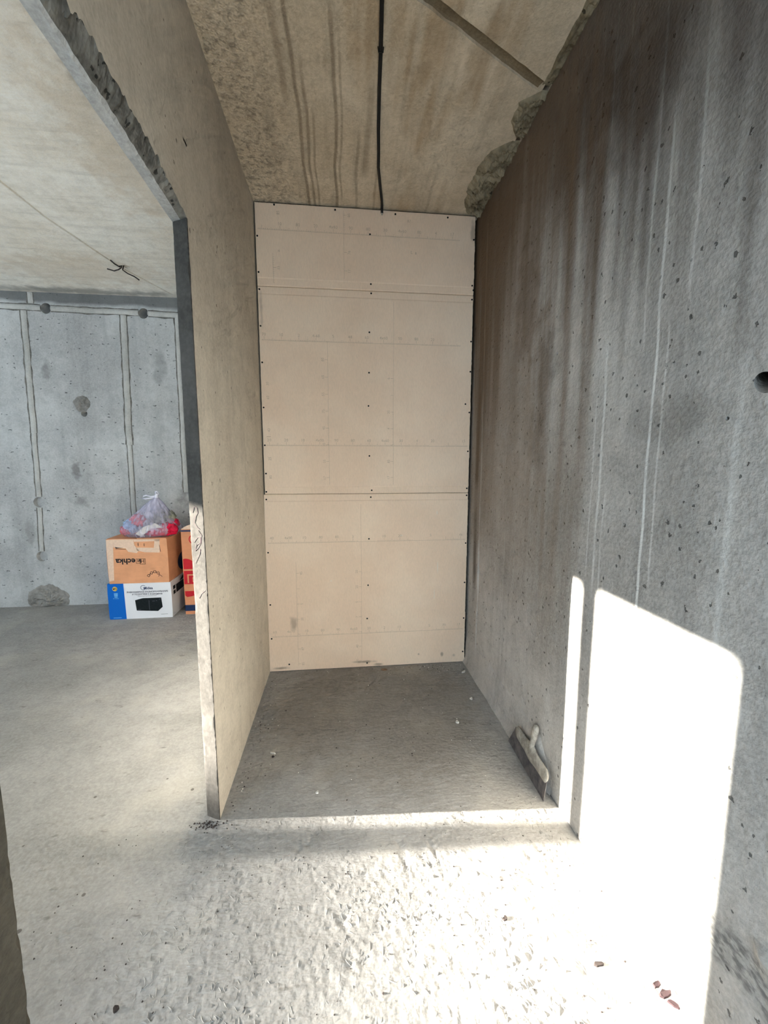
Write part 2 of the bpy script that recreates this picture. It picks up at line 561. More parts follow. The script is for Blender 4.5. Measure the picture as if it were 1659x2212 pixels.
# little ridges and torn edges left by the screed float
rg = MB()
rr_ = random.Random(11)
def ridge_piece(x, y, L, w, hgt, ang):
    c, s_ = math.cos(ang), math.sin(ang)
    n_ = 4
    bend = rr_.uniform(-0.35, 0.35)
    top_, lft, rgt = [], [], []
    for k in range(n_ + 1):
        t = k / n_ - 0.5
        px, py = t * L, bend * L * (t * t - 0.08) + rr_.uniform(-0.1, 0.1) * w
        ww = w * (1 - (2 * t) ** 2 * 0.9)
        for lst, o_, hh in ((lft, ww, -0.0008), (top_, rr_.uniform(-0.3, 0.3) * ww, hgt * (1 - (2 * t) ** 2)), (rgt, -ww, -0.0008)):
            gx, gy = x + px * c - (py + o_) * s_, y + px * s_ + (py + o_) * c
            lst.append((gx, gy, floor_h(gx, gy) + hh))
    o_ = n_ + 1
    rg.add(lft + top_ + rgt, [q for k in range(n_) for q in ((k, k + 1, o_ + k + 1, o_ + k), (o_ + k, o_ + k + 1, 2 * o_ + k + 1, 2 * o_ + k))])
cl = [(rr_.uniform(-0.6, 0.75), rr_.uniform(0.66, 1.30)) for _ in range(46)]
for k in range(1150):
    if rr_.random() < 0.75:
        cx_, cy_ = cl[rr_.randrange(len(cl))]
        x, y = cx_ + rr_.gauss(0, 0.05), cy_ + rr_.gauss(0, 0.035)
    else:
        x, y = rr_.uniform(-0.75, 0.80), rr_.uniform(0.62, 1.40)
    if -0.75 < x < 0.80 and 0.5 < y < 1.415 and not (x < -0.44 and y > 1.39):
        ridge_piece(x, y, rr_.uniform(0.006, 0.026), rr_.uniform(0.0008, 0.0022), rr_.uniform(0.0006, 0.0024), 1.75 + rr_.gauss(0, 0.55) + 0.8 * N3(x * 2, y * 2, 5))
rgo = rg.build('screed_ridges', M_floor, floor, recalc=False)
rgo['kind'] = 'stuff'

# ------------------------------------------------------------------ right wall (solid, uneven face)
def wave(y, z):
    return 0.0022 * N3(y * 2.4, z * 2.0, 5.0) + 0.0009 * N3(y * 11, z * 7, 1.0)

ny, nz = 150, 96
wy = [YREAR - 0.1 + (YB + 0.14 - YREAR) * i / (ny - 1) for i in range(ny)]
def wr_front(i, j):
    y = wy[i]
    z = -0.02 + (ZC - 0.004 + 0.02) * j / (nz - 1)
    x = XR + wave(y, z)
    if j == nz - 1:
        z = ZC - 0.010 - 0.010 * abs(N3(y * 9, 0, 2)) - 0.008 * max(0, N3(y * 31, 0, 4))
    return (x, y, z)
wr = MB()
v = [wr_front(i, j) for j in range(nz) for i in range(ny)]
b = [(1.05, p[1], p[2]) for p in v]
n0 = len(v)
F = []
for j in range(nz - 1):
    for i in range(ny - 1):
        a = j * ny + i
        F.append((a, a + ny, a + ny + 1, a + 1))
        F.append((n0 + a, n0 + a + 1, n0 + a + ny + 1, n0 + a + ny))
for j in range(nz - 1):
    a, c = j * ny, j * ny + ny - 1
    F.append((a, n0 + a, n0 + a + ny, a + ny))
    F.append((c, c + ny, n0 + c + ny, n0 + c))
for i in range(ny - 1):
    a, c = i, (nz - 1) * ny + i
    F.append((a, a + 1, n0 + a + 1, n0 + a))
    F.append((c, n0 + c, n0 + c + 1, c + 1))
wr.add(v + b, F)
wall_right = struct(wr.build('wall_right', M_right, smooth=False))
cut(wall_right, [cyl((1, 0.75, 0.5), (XR, 0.728, 1.492), 0.019, 0.17),
                 cyl((1, 0, 0.1), (XR, 1.232, 1.36), 0.0055, 0.03, 12), cyl((1, 0, 0.1), (XR, 1.52, 1.75), 0.005, 0.03, 12),
                 cyl((1, 0, 0.1), (XR, 0.80, 1.43), 0.0045, 0.03, 12)])
for p in wall_right.data.polygons:
    p.use_smooth = False

# hard mortar fillet left along the foot of the wall
mf = MB()
nn = 60
prof = [(0.0, 0.190), (-0.006, 0.180), (-0.011, 0.150), (-0.013, 0.08), (-0.016, 0.03), (-0.030, 0.0), (-0.030, -0.01)]
def fil(i, j):
    y = 1.395 + (YB - 1.395) * i / (nn - 1)
    dx, z = prof[j]
    end = min(1.0, i / 6.0)
    k = 1 + 0.25 * N3(y * 6, j, 0)
    zz = z * (1 + 0.10 * N3(y * 5, 3, 1)) * (0.35 + 0.65 * end) if z > 0.02 else z
    return (XR + 0.003 + dx * k * (0.3 + 0.7 * end), y, zz)
mf.grid(nn, len(prof), fil)
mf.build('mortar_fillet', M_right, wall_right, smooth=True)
# upright ridge of plaster running up the back corner
rd = MB()
def ridge(i, j):
    z = 0.15 + 2.5 * i / 79
    a = math.pi * j / 6
    w = 0.016 + 0.008 * N3(z * 4, 0, 8)
    return (XR + 0.002 - 0.009 * math.sin(a) * (0.7 + 0.5 * N3(z * 7, 1, 3)), 2.335 + 0.010 * N3(z * 2, 5, 0) + w * math.cos(a), z)
rd.grid(80, 7, ridge)
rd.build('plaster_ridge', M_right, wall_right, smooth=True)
# ledge scar low on the wall near the viewer
ld = MB()
def ledge(i, j):
    y = 0.632 - 0.45 * i / 29
    pr = [(0.0, 0.385), (-0.004, 0.372), (-0.020, 0.362), (-0.018, 0.345), (-0.006, 0.32), (0.0, 0.29)][j]
    return (XR + 0.002 + pr[0] * min(1, i / 2) * (1 + 0.3 * N3(y * 14, j, 3)), y, pr[1] + 0.008 * N3(y * 10, 2, j))
ld.grid(30, 6, ledge)
ld.build('mortar_ledge', M_right, wall_right, smooth=True)

# ------------------------------------------------------------------ left wall: partition, lintel over the doorway, near pier
XLL = XL - TH
lw = MB()
rows = 352
def chip(z, seed, amp):
    a = N3(z * 60, seed, 0.2)
    c = N3(z * 140, seed, 5.2)
    d = max(0.0, N3(z * 9, seed, 8.8) - 0.15)
    return amp * (abs(a) * 0.8 + abs(c) * 0.5 + d * 2.2)
secs = []
NE = 9
for k in range(rows):
    z = -0.01 + (ZC + 0.03) * k / (rows - 1)
    cr = chip(z, 1.0, 0.0040)
    cl = chip(z, 7.0, 0.0035)
    ring = [(XL + 0.0012 * N3(1, z * 3, 0), Y2 + 0.1, z), (XL + 0.0015 * N3(2, z * 4, 0), YJ + 0.25, z), (XL, YJ + cr + 0.004, z)]
    for e in range(NE):
        t = e / (NE - 1)
        x = XL - cr * 1.15 * (1 - t) - (TH - cl * 0.4 - cr * 1.15) * t
        y = YJ + 0.0240 * t + 0.0006 * N3(x * 60, z * 42, 3) + 0.0012 * N3(x * 22, z * 12, 6)
        if e == 0:
            y += cr * 0.25
        if e == NE - 1:
            y += cl * 0.4
        ring.append((x, y, z))
    ring += [(XLL, YJ + 0.026 + cl, z), (XLL, YJ + 0.25, z), (XLL, Y2 + 0.1, z)]
    secs.append(ring)
m = len(secs[0])
vv = [p for r in secs for p in r]
ff, fmi = [], []
for k in range(rows - 1):
    for e in range(m):
        e2 = (e + 1) % m
        ff.append((k * m + e, k * m + e2, (k + 1) * m + e2, (k + 1) * m + e))
        fmi.append(1 if 2 <= e <= NE + 2 else (5 if e > NE + 2 and e < m - 1 else 0))
lw.v, lw.f, lw.fm = vv, ff, fmi
# near pier
rows2 = 180
base = len(lw.v)
for k in range(rows2):
    z = -0.01 + (ZC + 0.03) * k / (rows2 - 1)
    c = chip(z, 21.0, 0.010)
    c2 = chip(z, 27.0, 0.006)
    lw.v += [(XL, YREAR - 0.1, z), (XL + 0.003 * N3(z * 5, 0, 0), 0.30, z), (XL + 0.006 * N3(z * 12, 4, 0), YN - 0.05, z), (XL + 0.002 * N3(z * 30, 4, 0), YN - 0.012 - c, z), (XL - 0.01, YN - c * 0.6, z),
             (XLL + 0.008, YN - c2, z), (XLL, YN - 0.01 - c2, z), (XLL, YREAR - 0.1, z)]
m2 = 8
for k in range(rows2 - 1):
    for e in range(m2):
        e2 = (e + 1) % m2
        lw.f.append((base + k * m2 + e, base + k * m2 + e2, base + (k + 1) * m2 + e2, base + (k + 1) * m2 + e))
        lw.fm.append(2)
# lintel with a ragged underside
nyl, nxl = 150, 10
def soff(i, j):
    y = YN - 0.03 + (YJ + 0.035 - YN + 0.03) * i / (nyl - 1)
    t = j / (nxl - 1)                       # 0 at the niche side, 1 at the room side
    s = (YJ - y) / (YJ - YN)
    x = XL - TH * t
    z = 2.098 + 0.006 * s + (0.045 * min(1, s * 3.0)) * max(0.0, 1 - t * 1.9)
    rough = max(0.0, 1 - t * 1.6) * min(1.0, s * 4)
    z += rough * (0.016 * N3(y * 26, x * 60, 1) + 0.014 * N3(y * 70, x * 120, 2))
    z += 0.003 * N3(y * 12, x * 30, 9)
    if j == 0:
        z += 0.004 * N3(y * 40, 0, 3) + 0.006 * abs(N3(y * 16, 0, 6))
    return (x, y, z)
o = len(lw.v)
sv = [soff(i, j) for j in range(nxl) for i in range(nyl)]
lw.v += sv
for j in range(nxl - 1):
    for i in range(nyl - 1):
        a = o + j * nyl + i
        lw.f.append((a, a + 1, a + nyl + 1, a + nyl))
        lw.fm.append(4 if j < 4 else 3)
top = len(lw.v)
lw.v += [(p[0], p[1], ZC + 0.02) for p in sv[:nyl]] + [(p[0], p[1], ZC + 0.02) for p in sv[-nyl:]]
for i in range(nyl - 1):
    lw.f.append((o + i, top + i, top + i + 1, o + i + 1)); lw.fm.append(0)
    a = o + (nxl - 1) * nyl + i
    lw.f.append((a, a + 1, top + nyl + i + 1, top + nyl + i)); lw.fm.append(0)
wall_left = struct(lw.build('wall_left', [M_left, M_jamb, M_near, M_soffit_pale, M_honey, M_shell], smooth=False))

# pencil scribbles on the door jamb
M_pencil = plain('pink_grey_pencil', rgb(96, 74, 78), 0.8)
def jamb_y(x):
    return YJ + 0.0240 * (XL - x) / TH - 0.0012
def scribble(pts):
    q = []
    for k in range(len(pts) - 1):
        for s_ in range(5):
            t = s_ / 5
            x = pts[k][0] + (pts[k + 1][0] - pts[k][0]) * t
            z = pts[k][1] + (pts[k + 1][1] - pts[k][1]) * t
            q.append((x, jamb_y(x), z))
    q.append((pts[-1][0], jamb_y(pts[-1][0]), pts[-1][1]))
    MB().tube(q, 0.0006, 5).build('pencil_scribble', M_pencil, wall_left)
xc = XL - 0.030
scribble([(xc - 0.012, 1.165), (xc - 0.004, 1.185), (xc + 0.008, 1.182), (xc + 0.010, 1.165), (xc - 0.002, 1.150), (xc - 0.008, 1.130), (xc + 0.003, 1.115), (xc + 0.014, 1.108)])
scribble([(xc - 0.012, 1.060), (xc + 0.002, 1.078), (xc + 0.016, 1.080), (xc + 0.014, 1.060), (xc - 0.004, 1.050), (xc - 0.010, 1.030), (xc + 0.004, 1.042), (xc + 0.017, 1.060), (xc + 0.020, 1.088), (xc + 0.008, 1.104)])
scribble([(xc - 0.014, 0.985), (xc - 0.002, 1.003), (xc + 0.010, 1.022), (xc + 0.012, 1.038)])
scribble([(xc - 0.006, 0.860), (xc + 0.008, 0.878), (xc + 0.022, 0.890)])

# ------------------------------------------------------------------ ceilings
cb = MB().box(XLL + 0.02, 1.1, YREAR - 0.15, YB + 0.16, ZC, ZC + 0.18)
ceiling = struct(cb.build('ceiling', M_ceil))
def slot(p, q, w, depth, ends=0.0, jit=0.20, n=26, fq=17):
    p, q = Vector(p + (0,)), Vector(q + (0,))
    d = (q - p).normalized()
    s = Vector((-d.y, d.x, 0)) * w / 2
    p, q = p - d * ends, q + d * ends
    z0, z1 = ZC - 0.02, ZC + depth
    mbx = MB()
    vs_ = []
    for k in range(n + 1):
        c = p + (q - p) * k / n
        ww = 1 + jit * N3(c.x * fq, c.y * fq, 3)
        w2 = 1 + jit * N3(c.x * fq, c.y * fq, 8)
        for sg, g in ((-1, ww), (1, w2)):
            for z in (z0, z1):
                e = c + s * sg * g * (1.0 if z == z0 else 0.75)
                vs_.append((e.x, e.y, z))
    fs = []
    for k in range(n):
        a = k * 4
        fs += [(a, a + 4, a + 5, a + 1), (a + 2, a + 3, a + 7, a + 6), (a, a + 2, a + 6, a + 4), (a + 1, a + 5, a + 7, a + 3)]
    fs += [(0, 1, 3, 2), (n * 4, n * 4 + 2, n * 4 + 3, n * 4 + 1)]
    return mbx.add(vs_, fs)
cut(ceiling, [slot((-0.15, 1.225), (0.80, 1.685), 0.046, 0.020), slot((XR - 0.009, -0.3), (XR - 0.009, 2.50), 0.020, 0.06, jit=0.55, n=120, fq=24),
              slot((XL - 0.02, YB + 0.026), (XR + 0.05, YB + 0.026), 0.036, 0.06, jit=0.02)])
cs_ = MB()
def chs(i, j):
    t = i / 39
    c = Vector((-0.15 + 0.95 * t, 1.225 + 0.46 * t))
    o_ = (j / 4 - 0.5) * 0.046
    return (c.x - 0.436 * o_, c.y + 0.9 * o_, ZC + 0.012 + 0.003 * N3(c.x * 30, j, 2) - (0.004 if j in (0, 4) else 0))
cs_.grid(40, 5, chs)
cs_.build('chase_fill', concrete('brown_chase_mortar', rgb(108, 92, 70), rgb(138, 120, 94), bump=0.5), ceiling)

c2 = MB().box(XW - 0.2, XLL + 0.02, YSIDE - 0.15, Y2 + 0.15, ZC, ZC + 0.18)
ceiling2 = struct(c2.build('ceiling', M_ceil2))
cut(ceiling2, [slot((-1.76, 1.2), (-1.745, 2.49), 0.024, 0.010), slot((-1.745, 2.48), (-1.735, 2.81), 0.024, 0.010), slot((-1.735, 2.80), (-1.630, 3.40), 0.026, 0.010),
               slot((-1.635, 3.39), (-1.445, 3.89), 0.022, 0.010), cyl((0, 0, 1), (-1.578, 3.40, ZC), 0.024, 0.05, 16)])

# broken, lumpy concrete where the slab meets the right wall
def lumps(name, ys, xl, amp, seed):
    lm = MB()
    nx_, ny_ = 16, 70
    def fn(i, j):
        y = ys[0] + (ys[-1] - ys[0]) * j / (ny_ - 1)
        k = 0
        while k < len(ys) - 2 and y > ys[k + 1]:
            k += 1
        t = (y - ys[k]) / (ys[k + 1] - ys[k])
        x0 = xl[k] + (xl[k + 1] - xl[k]) * t + 0.012 * N3(y * 22, seed, 0)
        x = x0 + (XR + 0.01 - x0) * i / (nx_ - 1)
        e = min(1.0, i / 3.0, j / 4.0, (ny_ - 1 - j) / 4.0)
        h = amp * (0.55 + 0.8 * N3(x * 15, y * 15, seed) + 0.6 * N3(x * 42, y * 42, seed + 2) + 0.35 * N3(x * 90, y * 90, seed + 5))
        return (x, y, ZC + 0.002 - max(0.0, h) * e - 0.004 * e)
    lm.grid(nx_, ny_, fn)
    return lm.build(name, M_mortar, ceiling, smooth=False)
lumps('mortar_lump', [1.70, 1.76, 1.85, 1.93], [0.81, 0.742, 0.745, 0.80], 0.026, 1.0)
lumps('mortar_lump', [1.95, 2.02, 2.12, 2.28, 2.42, 2.50], [0.80, 0.72, 0.695, 0.69, 0.715, 0.76], 0.032, 4.0)
lumps('mortar_lump', [1.05, 1.25, 1.45, 1.68], [0.815, 0.80, 0.795, 0.80], 0.014, 9.0)

# ------------------------------------------------------------------ back wall of the niche with plasterboard sheets
bw = MB().box(XL - 0.02, XR + 0.1, YB + 0.055, YB + 0.16, -0.02, ZC + 0.02)
wall_back = struct(bw.build('wall_back', M_dark))

def board_mat():
    nt = NT('plasterboard_paper')
    a = nt.noise(2.2, detail=4)
    col = nt.mix(nt.ramp(a, 0.35, 0.65), rgb(234, 208, 182), rgb(240, 217, 192))
    fb = nt.noise(1.0, vec=nt.mapv(scale=(420, 1, 60)), detail=2)
    col = nt.mix(nt.ramp(fb, 0.35, 0.7, 0.0, 0.12), col, rgb(150, 138, 120))
    for c, r, k in [((-0.31, YB, 0.30), (0.035, 0.2, 0.06), 0.45), ((0.13, YB, 0.035), (0.09, 0.2, 0.012), 0.6), ((-0.40, YB, 0.02), (0.05, 0.2, 0.012), 0.6),
                    ((0.24, YB, 0.012), (0.05, 0.2, 0.012), 0.6), ((0.80, YB, 2.70), (0.02, 0.2, 0.08), 0.4), ((-0.445, YB, 2.2), (0.012, 0.2, 0.12), 0.3),
                    ((0.66, YB, 0.06), (0.012, 0.2, 0.02), 0.5), ((0.74, YB, 0.05), (0.02, 0.2, 0.02), 0.45), ((0.5, YB, 0.07), (0.01, 0.2, 0.012), 0.5)]:
        col = nt.mix(nt.math('MULTIPLY', nt.blob(c, r, 0.8, 0.6, 20), k), col, rgb(104, 88, 74))
    for c, r, k in [((0.62, YB, 0.66), (0.004, 0.2, 0.06), 0.7), ((0.61, YB, 1.02), (0.004, 0.2, 0.018), 0.9), ((0.60, YB, 0.48), (0.004, 0.2, 0.05), 0.6),
                    ((-0.07, YB, 0.59), (0.008, 0.2, 0.004), 0.9), ((0.38, YB, 0.875), (0.012, 0.2, 0.004), 0.7)]:
        col = nt.mix(nt.math('MULTIPLY', nt.blob(c, r, 0.6, 0.3, 30), k), col, rgb(228, 220, 206))
    return nt.finish(col, rough=0.85, height=fb, strength=0.05, dist=0.002, spec=0.2)
M_board = board_mat()
M_core = plain('gypsum_core', rgb(222, 216, 206), 0.95)
M_print = plain('printed_scale_ink', rgb(194, 173, 150), 0.9, var=0.1)
M_screw = plain('black_phosphate_screw', rgb(18, 18, 19), 0.5, metallic=0.5)

BX0, BX1 = XL + 0.009, XR - 0.015
def board(z0, z1, proud, tb, tt, seed, x0=BX0, x1=BX1, ragged_top=False):
    """sheet with tapered long edges; tb / tt tell whether bottom / top edge is tapered"""
    nz_ = 90
    prof_ = []
    for k in range(nz_ + 1):
        z = z0 + (z1 - z0) * k / nz_
        prof_.append(z)
    extra = []
    if tb:
        extra += [z0 + 0.001, z0 + 0.004, z0 + 0.040, z0 + 0.046]
    if tt:
        extra += [z1 - 0.001, z1 - 0.004, z1 - 0.040, z1 - 0.046]
    prof_ = sorted(set(prof_ + extra))
    def front(z):
        y = YB - proud
        if tb:
            d = z - z0
            if d < 0.046:
                y += 0.0022 * (1 - max(0, (d - 0.040)) / 0.006) if d > 0.040 else 0.0022
            if d < 0.004:
                y += 0.004 * (1 - d / 0.004) ** 2
        if tt:
            d = z1 - z
            if d < 0.046:
                y += 0.0022 * (1 - max(0, (d - 0.040)) / 0.006) if d > 0.040 else 0.0022
            if d < 0.004:
                y += 0.004 * (1 - d / 0.004) ** 2
        return y
    n = len(prof_)
    cols = []
    for z in prof_:
        jr = 0.0022 * N3(z * 60, seed, 1) + 0.0035 * max(0, N3(z * 14, seed, 4))
        jl = 0.001 * N3(z * 40, seed, 2)
        cols.append((x0 + jl, x1 + jr - 0.003, front(z)))
    mb = MB()
    v_ = []
    for (a_, b_, y), z in zip(cols, prof_):
        v_ += [(a_, YB + 0.0125, z), (a_, y, z), (b_, y, z), (b_, YB + 0.0125, z)]
    f_, mi_ = [], []
    for k in range(n - 1):
        for e in range(4):
            e2 = (e + 1) % 4
            f_.append((k * 4 + e, k * 4 + e2, (k + 1) * 4 + e2, (k + 1) * 4 + e))
            mi_.append(1 if e in (0, 2) else 0)
    f_ += [(0, 1, 2, 3), ((n - 1) * 4 + 3, (n - 1) * 4 + 2, (n - 1) * 4 + 1, (n - 1) * 4)]
    mi_ += [0, 1]
    mb.v, mb.f, mb.fm = v_, f_, mi_
    return mb.build('plasterboard', [M_board, M_core], wall_back), YB - proud

b_bot, yb_bot = board(0.002, 1.1440, 0.0, False, True, 1.0, x0=XL + 0.001)
b_mid, yb_mid = board(1.1455, 2.3440, 0.0, True, True, 5.0)
b_top, yb_top = board(2.3450, 2.7830, 0.004, True, False, 9.0)

# screws, each sunk in its sheet
sb = MB()
sv_ = [(0, -0.0006, 0)] + [(0.0052 * math.cos(a), -0.0012, 0.0052 * math.sin(a)) for a in [i * math.pi / 5 for i in range(10)]] + [(0.0052 * math.cos(a), 0.004, 0.0052 * math.sin(a)) for a in [i * math.pi / 5 for i in range(10)]]
sf_ = [(0, 1 + (i + 1) % 10, 1 + i) for i in range(10)] + [(1 + i, 1 + (i + 1) % 10, 11 + (i + 1) % 10, 11 + i) for i in range(10)]
screw_proto = None
screws = [(b_top, yb_top, [(-0.452, 2.608), (0.186, 2.651), (0.806, 2.655), (-0.013, 2.770), (0.334, 2.768), (0.645, 2.768), (-0.354, 2.776), (-0.452, 2.416), (0.19, 2.380), (0.803, 2.397), (0.812, 2.372)]),
          (b_mid, yb_mid, [(-0.452, 2.326), (0.192, 2.330), (0.806, 2.320), (-0.452, 2.124), (0.18, 2.109), (0.806, 2.075), (-0.450, 1.92), (0.177, 1.876), (0.806, 1.896), (-0.451, 1.662), (0.173, 1.68), (0.806, 1.649),
                           (-0.452, 1.44), (0.177, 1.378), (0.803, 1.408), (-0.451, 1.271), (-0.453, 1.160), (0.191, 1.165), (0.803, 1.173), (0.780, 1.70)]),
          (b_bot, yb_bot, [(-0.455, 1.113), (0.185, 1.122), (0.803, 1.128), (-0.455, 0.782), (0.172, 0.857), (0.804, 0.816), (-0.453, 0.446), (0.165, 0.554), (0.803, 0.552), (-0.452, 0.222), (0.158, 0.331), (0.803, 0.307), (-0.347, 0.044), (0.156, 0.026), (0.802, 0.072)])]
for bd, yb_, pts in screws:
    for (x, z) in pts:
        if screw_proto is None:
            screw_proto = MB().add(sv_, sf_).build('screw', M_screw, bd)
            s_ = screw_proto
        else:
            s_ = screw_proto.copy()
            COL.objects.link(s_)
            s_.parent = bd
        d = 0.0022 if any(abs(z - q) < 0.046 for q in (1.1425, 1.146, 2.343, 2.346)) else 0.0
        s_.location = (x, yb_ + d, z)

# measuring scales printed on the sheets
def scale_h(mb, z, y, x0, first, xa, xb, labels, fade=()):
    mb.add([(xa, y, z - 0.0009), (xb, y, z - 0.0009), (xb, y, z + 0.0009), (xa, y, z + 0.0009)], [(0, 1, 2, 3)])
    k = 0
    x = first - 0.1 * int((first - xa) / 0.1 + 1)
    while x < xb:
        for s in range(10):
            xx = x + 0.01 * s
            if xa < xx < xb and not any(a < xx < b for a, b in fade):
                hh = 0.022 if s == 0 else (0.013 if s == 5 else 0.007)
                w = 0.0009
                mb.add([(xx - w, y, z), (xx + w, y, z), (xx + w, y, z + hh), (xx - w, y, z + hh)], [(0, 1, 2, 3)])
        x += 0.1
    for k, t in enumerate(labels):
        xx = first + 0.1 * k
        if t and xa < xx < xb:
            put_text(mb, t, xx, z + 0.033, y, 0.024, xs=1.0)

def scale_v(mb, x, y, za, zb, nums, first, side=1, ticks=None):
    mb.add([(x - 0.0007, y, za), (x + 0.0007, y, za), (x + 0.0007, y, zb), (x - 0.0007, y, zb)], [(0, 1, 2, 3)])
    ta, tb_ = ticks or (za, zb)
    n = int((tb_ - ta) / 0.01)
    for k in range(n):
        z = ta + 0.01 * k
        hh = 0.007 * side
        mb.add([(x, y, z - 0.0007), (x + hh, y, z - 0.0007), (x + hh, y, z + 0.0007), (x, y, z + 0.0007)], [(0, 1, 2, 3)])
    for k, t in enumerate(nums):
        z = first + 0.1 * k
        if za < z < zb:
            put_text(mb, t, x + 0.030 * side, z, y, 0.022, rot=math.pi / 2)
            mb.add([(x, y, z - 0.001), (x + 0.018 * side, y, z - 0.001), (x + 0.018 * side, y, z + 0.001), (x, y, z + 0.001)], [(0, 1, 2, 3)])

P1 = MB()
y = yb_top - 0.0006
scale_h(P1, 2.645, y, 0, -0.325, BX0 + 0.01, 0.72, ['10', '80', '20', '4x60', '90', '80', '30', '4x60', '80', '4', '17'], fade=[(0.25, 0.265), (0.42, 0.45)])
scale_v(P1, 0.034, y, 2.40, 2.77, ['17', '76', '', '85'], 2.445, side=1, ticks=(2.64, 2.77))
scale_v(P1, -0.370, y, 2.362, 2.52, ['15'], 2.445, side=1)
put_text(P1, '4', -0.335, 2.535, y, 0.022)
put_text(P1, '85', -0.335, 2.735, y, 0.022, rot=math.pi / 2)
put_text(P1, 'L', 0.432, 2.566, y, 0.026)
put_text(P1, '8', 0.456, 2.561, y, 0.018, bold=True)
put_text(P1, '87', 0.415, 2.735, y, 0.022)
P1.build('printed_scale', M_print, b_top, recalc=False)
P2 = MB()
y = yb_mid - 0.0006
scale_h(P2, 2.046, y, 0, -0.435, BX0 + 0.012, 0.74, ['70', '10', '2', '4-60', '5', '48', '60', '4x60', '50', '80', '20'], fade=[(0.2, 0.26)])
scale_h(P2, 1.439, y, 0, -0.425, BX0 + 0.012, 0.80, ['20', '20', '10', '4x00', '90', '80', '60', '4x60', '30', '4', '20', '', '15'], fade=[(0.55, 0.66)])
scale_v(P2, -0.070, y, 1.20, 2.05, ['17', '25', '35', '45', '75', '55', '65', '80'], 1.245, side=-1, ticks=(1.45, 1.62))
scale_v(P2, 0.326, y, 1.20, 2.29, ['17', '85', '', '4', '35', '', '6'], 1.245, side=-1, ticks=(1.45, 1.75))
for z, t in [(1.36, '25'), (1.25, '85'), (1.53, '42'), (1.72, '60'), (1.80, '30')]:
    put_text(P2, t, -0.425, z, y, 0.022, rot=math.pi / 2)
P2.add([(-0.44, y, 1.489), (-0.415, y, 1.489), (-0.415, y, 1.4925), (-0.44, y, 1.4925)], [(0, 1, 2, 3)])
P2.build('printed_scale', M_print, b_mid, recalc=False)
P3 = MB()
y = yb_bot - 0.0006
scale_h(P3, 0.840, y, 0, -0.43, BX0 + 0.01, 0.80, ['40', '4x00', '10', '80', '80', '3', '', '10', '20', '', '5', '', '46'], fade=[(0.1, 0.22), (0.45, 0.66)])
scale_h(P3, 0.232, y, 0, -0.43, BX0 + 0.01, 0.80, ['60', '4x70', '10', '80', '90', '4x60', '30', '2', '10', '', '5', '70', '17'], fade=[(0.0, 0.05), (0.4, 0.6)])
scale_v(P3, -0.288, y, 0.03, 0.72, ['85', '47', '', '20', '5', '', '45'], 0.045, side=1, ticks=(0.25, 0.5))
scale_v(P3, 0.122, y, 0.03, 1.08, ['40', '40', '', '7', '5', '25', '20'], 0.045, side=-1, ticks=(0.30, 0.42))
P3.build('printed_scale', M_print, b_bot, recalc=False)

# ------------------------------------------------------------------ far wall of the room behind the doorway
fwb = MB().box(XW - 0.2, XL, Y2, Y2 + 0.14, -0.02, ZC + 0.02)
wall_far = struct(fwb.build('wall_far', M_far))
HOLES = [(-2.523, 2.664, 0.042, 0.115, 0.0), (-1.724, 2.652, 0.042, 0.115, 0.0), (-2.288, 1.775, 0.026, 0.115, 0.0), (-2.738, 0.980, 0.047, 0.026, 0.3), (-2.762, 0.476, 0.047, 0.026, 0.3)]
cut(wall_far, [cyl((0.2, 1, 0.35 if d > 0.05 else 0.0), (x, Y2, z), r, d) for (x, z, r, d, s) in HOLES])

def chase(p, q, w, h=0.006, seed=0, name='cable_chase'):
    """plaster-filled slot, slightly proud and ragged"""
    mb = MB()
    p, q = Vector((p[0], 0, p[1])), Vector((q[0], 0, q[1]))
    L = (q - p).length
    d = (q - p).normalized()
    s = Vector((d.z, 0, -d.x))
    n = max(8, int(L / 0.03))
    sec = [(-0.62, 0.002), (-0.5, -0.002), (-0.34, -0.9), (0.0, -1.0), (0.34, -0.9), (0.5, -0.002), (0.62, 0.002)]
    def fn(i, j):
        c = p + d * L * i / (n - 1) + s * 0.006 * N3(i * 0.15, seed, 0)
        o_, hh = sec[j]
        ww = w * (1 + 0.16 * N3(i * 0.5, j, seed))
        pt = c + s * o_ * ww
        return (pt.x, Y2 - 0.0005 + (hh * h * (1 + 0.4 * N3(i * 0.3, seed, j)) if hh < -0.1 else 0.001), pt.z)
    mb.grid(n, 7, fn)
    ed = MB()
    def fe(i, j):
        c = p + d * L * i / (n - 1) + s * 0.006 * N3(i * 0.15, seed, 0)
        pt = c + s * (j - 0.5) * w * (1.34 + 0.4 * N3(i * 0.4, j * 3, seed))
        return (pt.x, Y2 - 0.0012, pt.z)
    ed.grid(n, 2, fe)
    o_ = mb.build(name, M_plaster, wall_far, smooth=True)
    ed.build('chase_edge', M_edge, o_)
    return o_
chase((-3.6, 2.685), (-2.563, 2.666), 0.045, 0.010, 1)
chase((-2.483, 2.664), (-1.764, 2.654), 0.045, 0.010, 2)
chase((-1.684, 2.652), (-1.36, 2.644), 0.045, 0.010, 3)
chase((-2.705, 2.640), (-2.722, 1.60), 0.048, 0.007, 4)
chase((-2.722, 1.60), (-2.736, 1.03), 0.042, 0.006, 5)
chase((-2.740, 0.93), (-2.760, 0.525), 0.040, 0.005, 6)
chase((-1.895, 2.63), (-1.925, 1.50), 0.052, 0.007, 7)
chase((-1.925, 1.50), (-1.935, 0.40), 0.040, 0.006, 8)
chase((-1.440, 2.64), (-1.452, 1.06), 0.045, 0.007, 9)
chase((-2.64, 2.79), (-2.64, 2.70), 0.045, 0.006, 10)

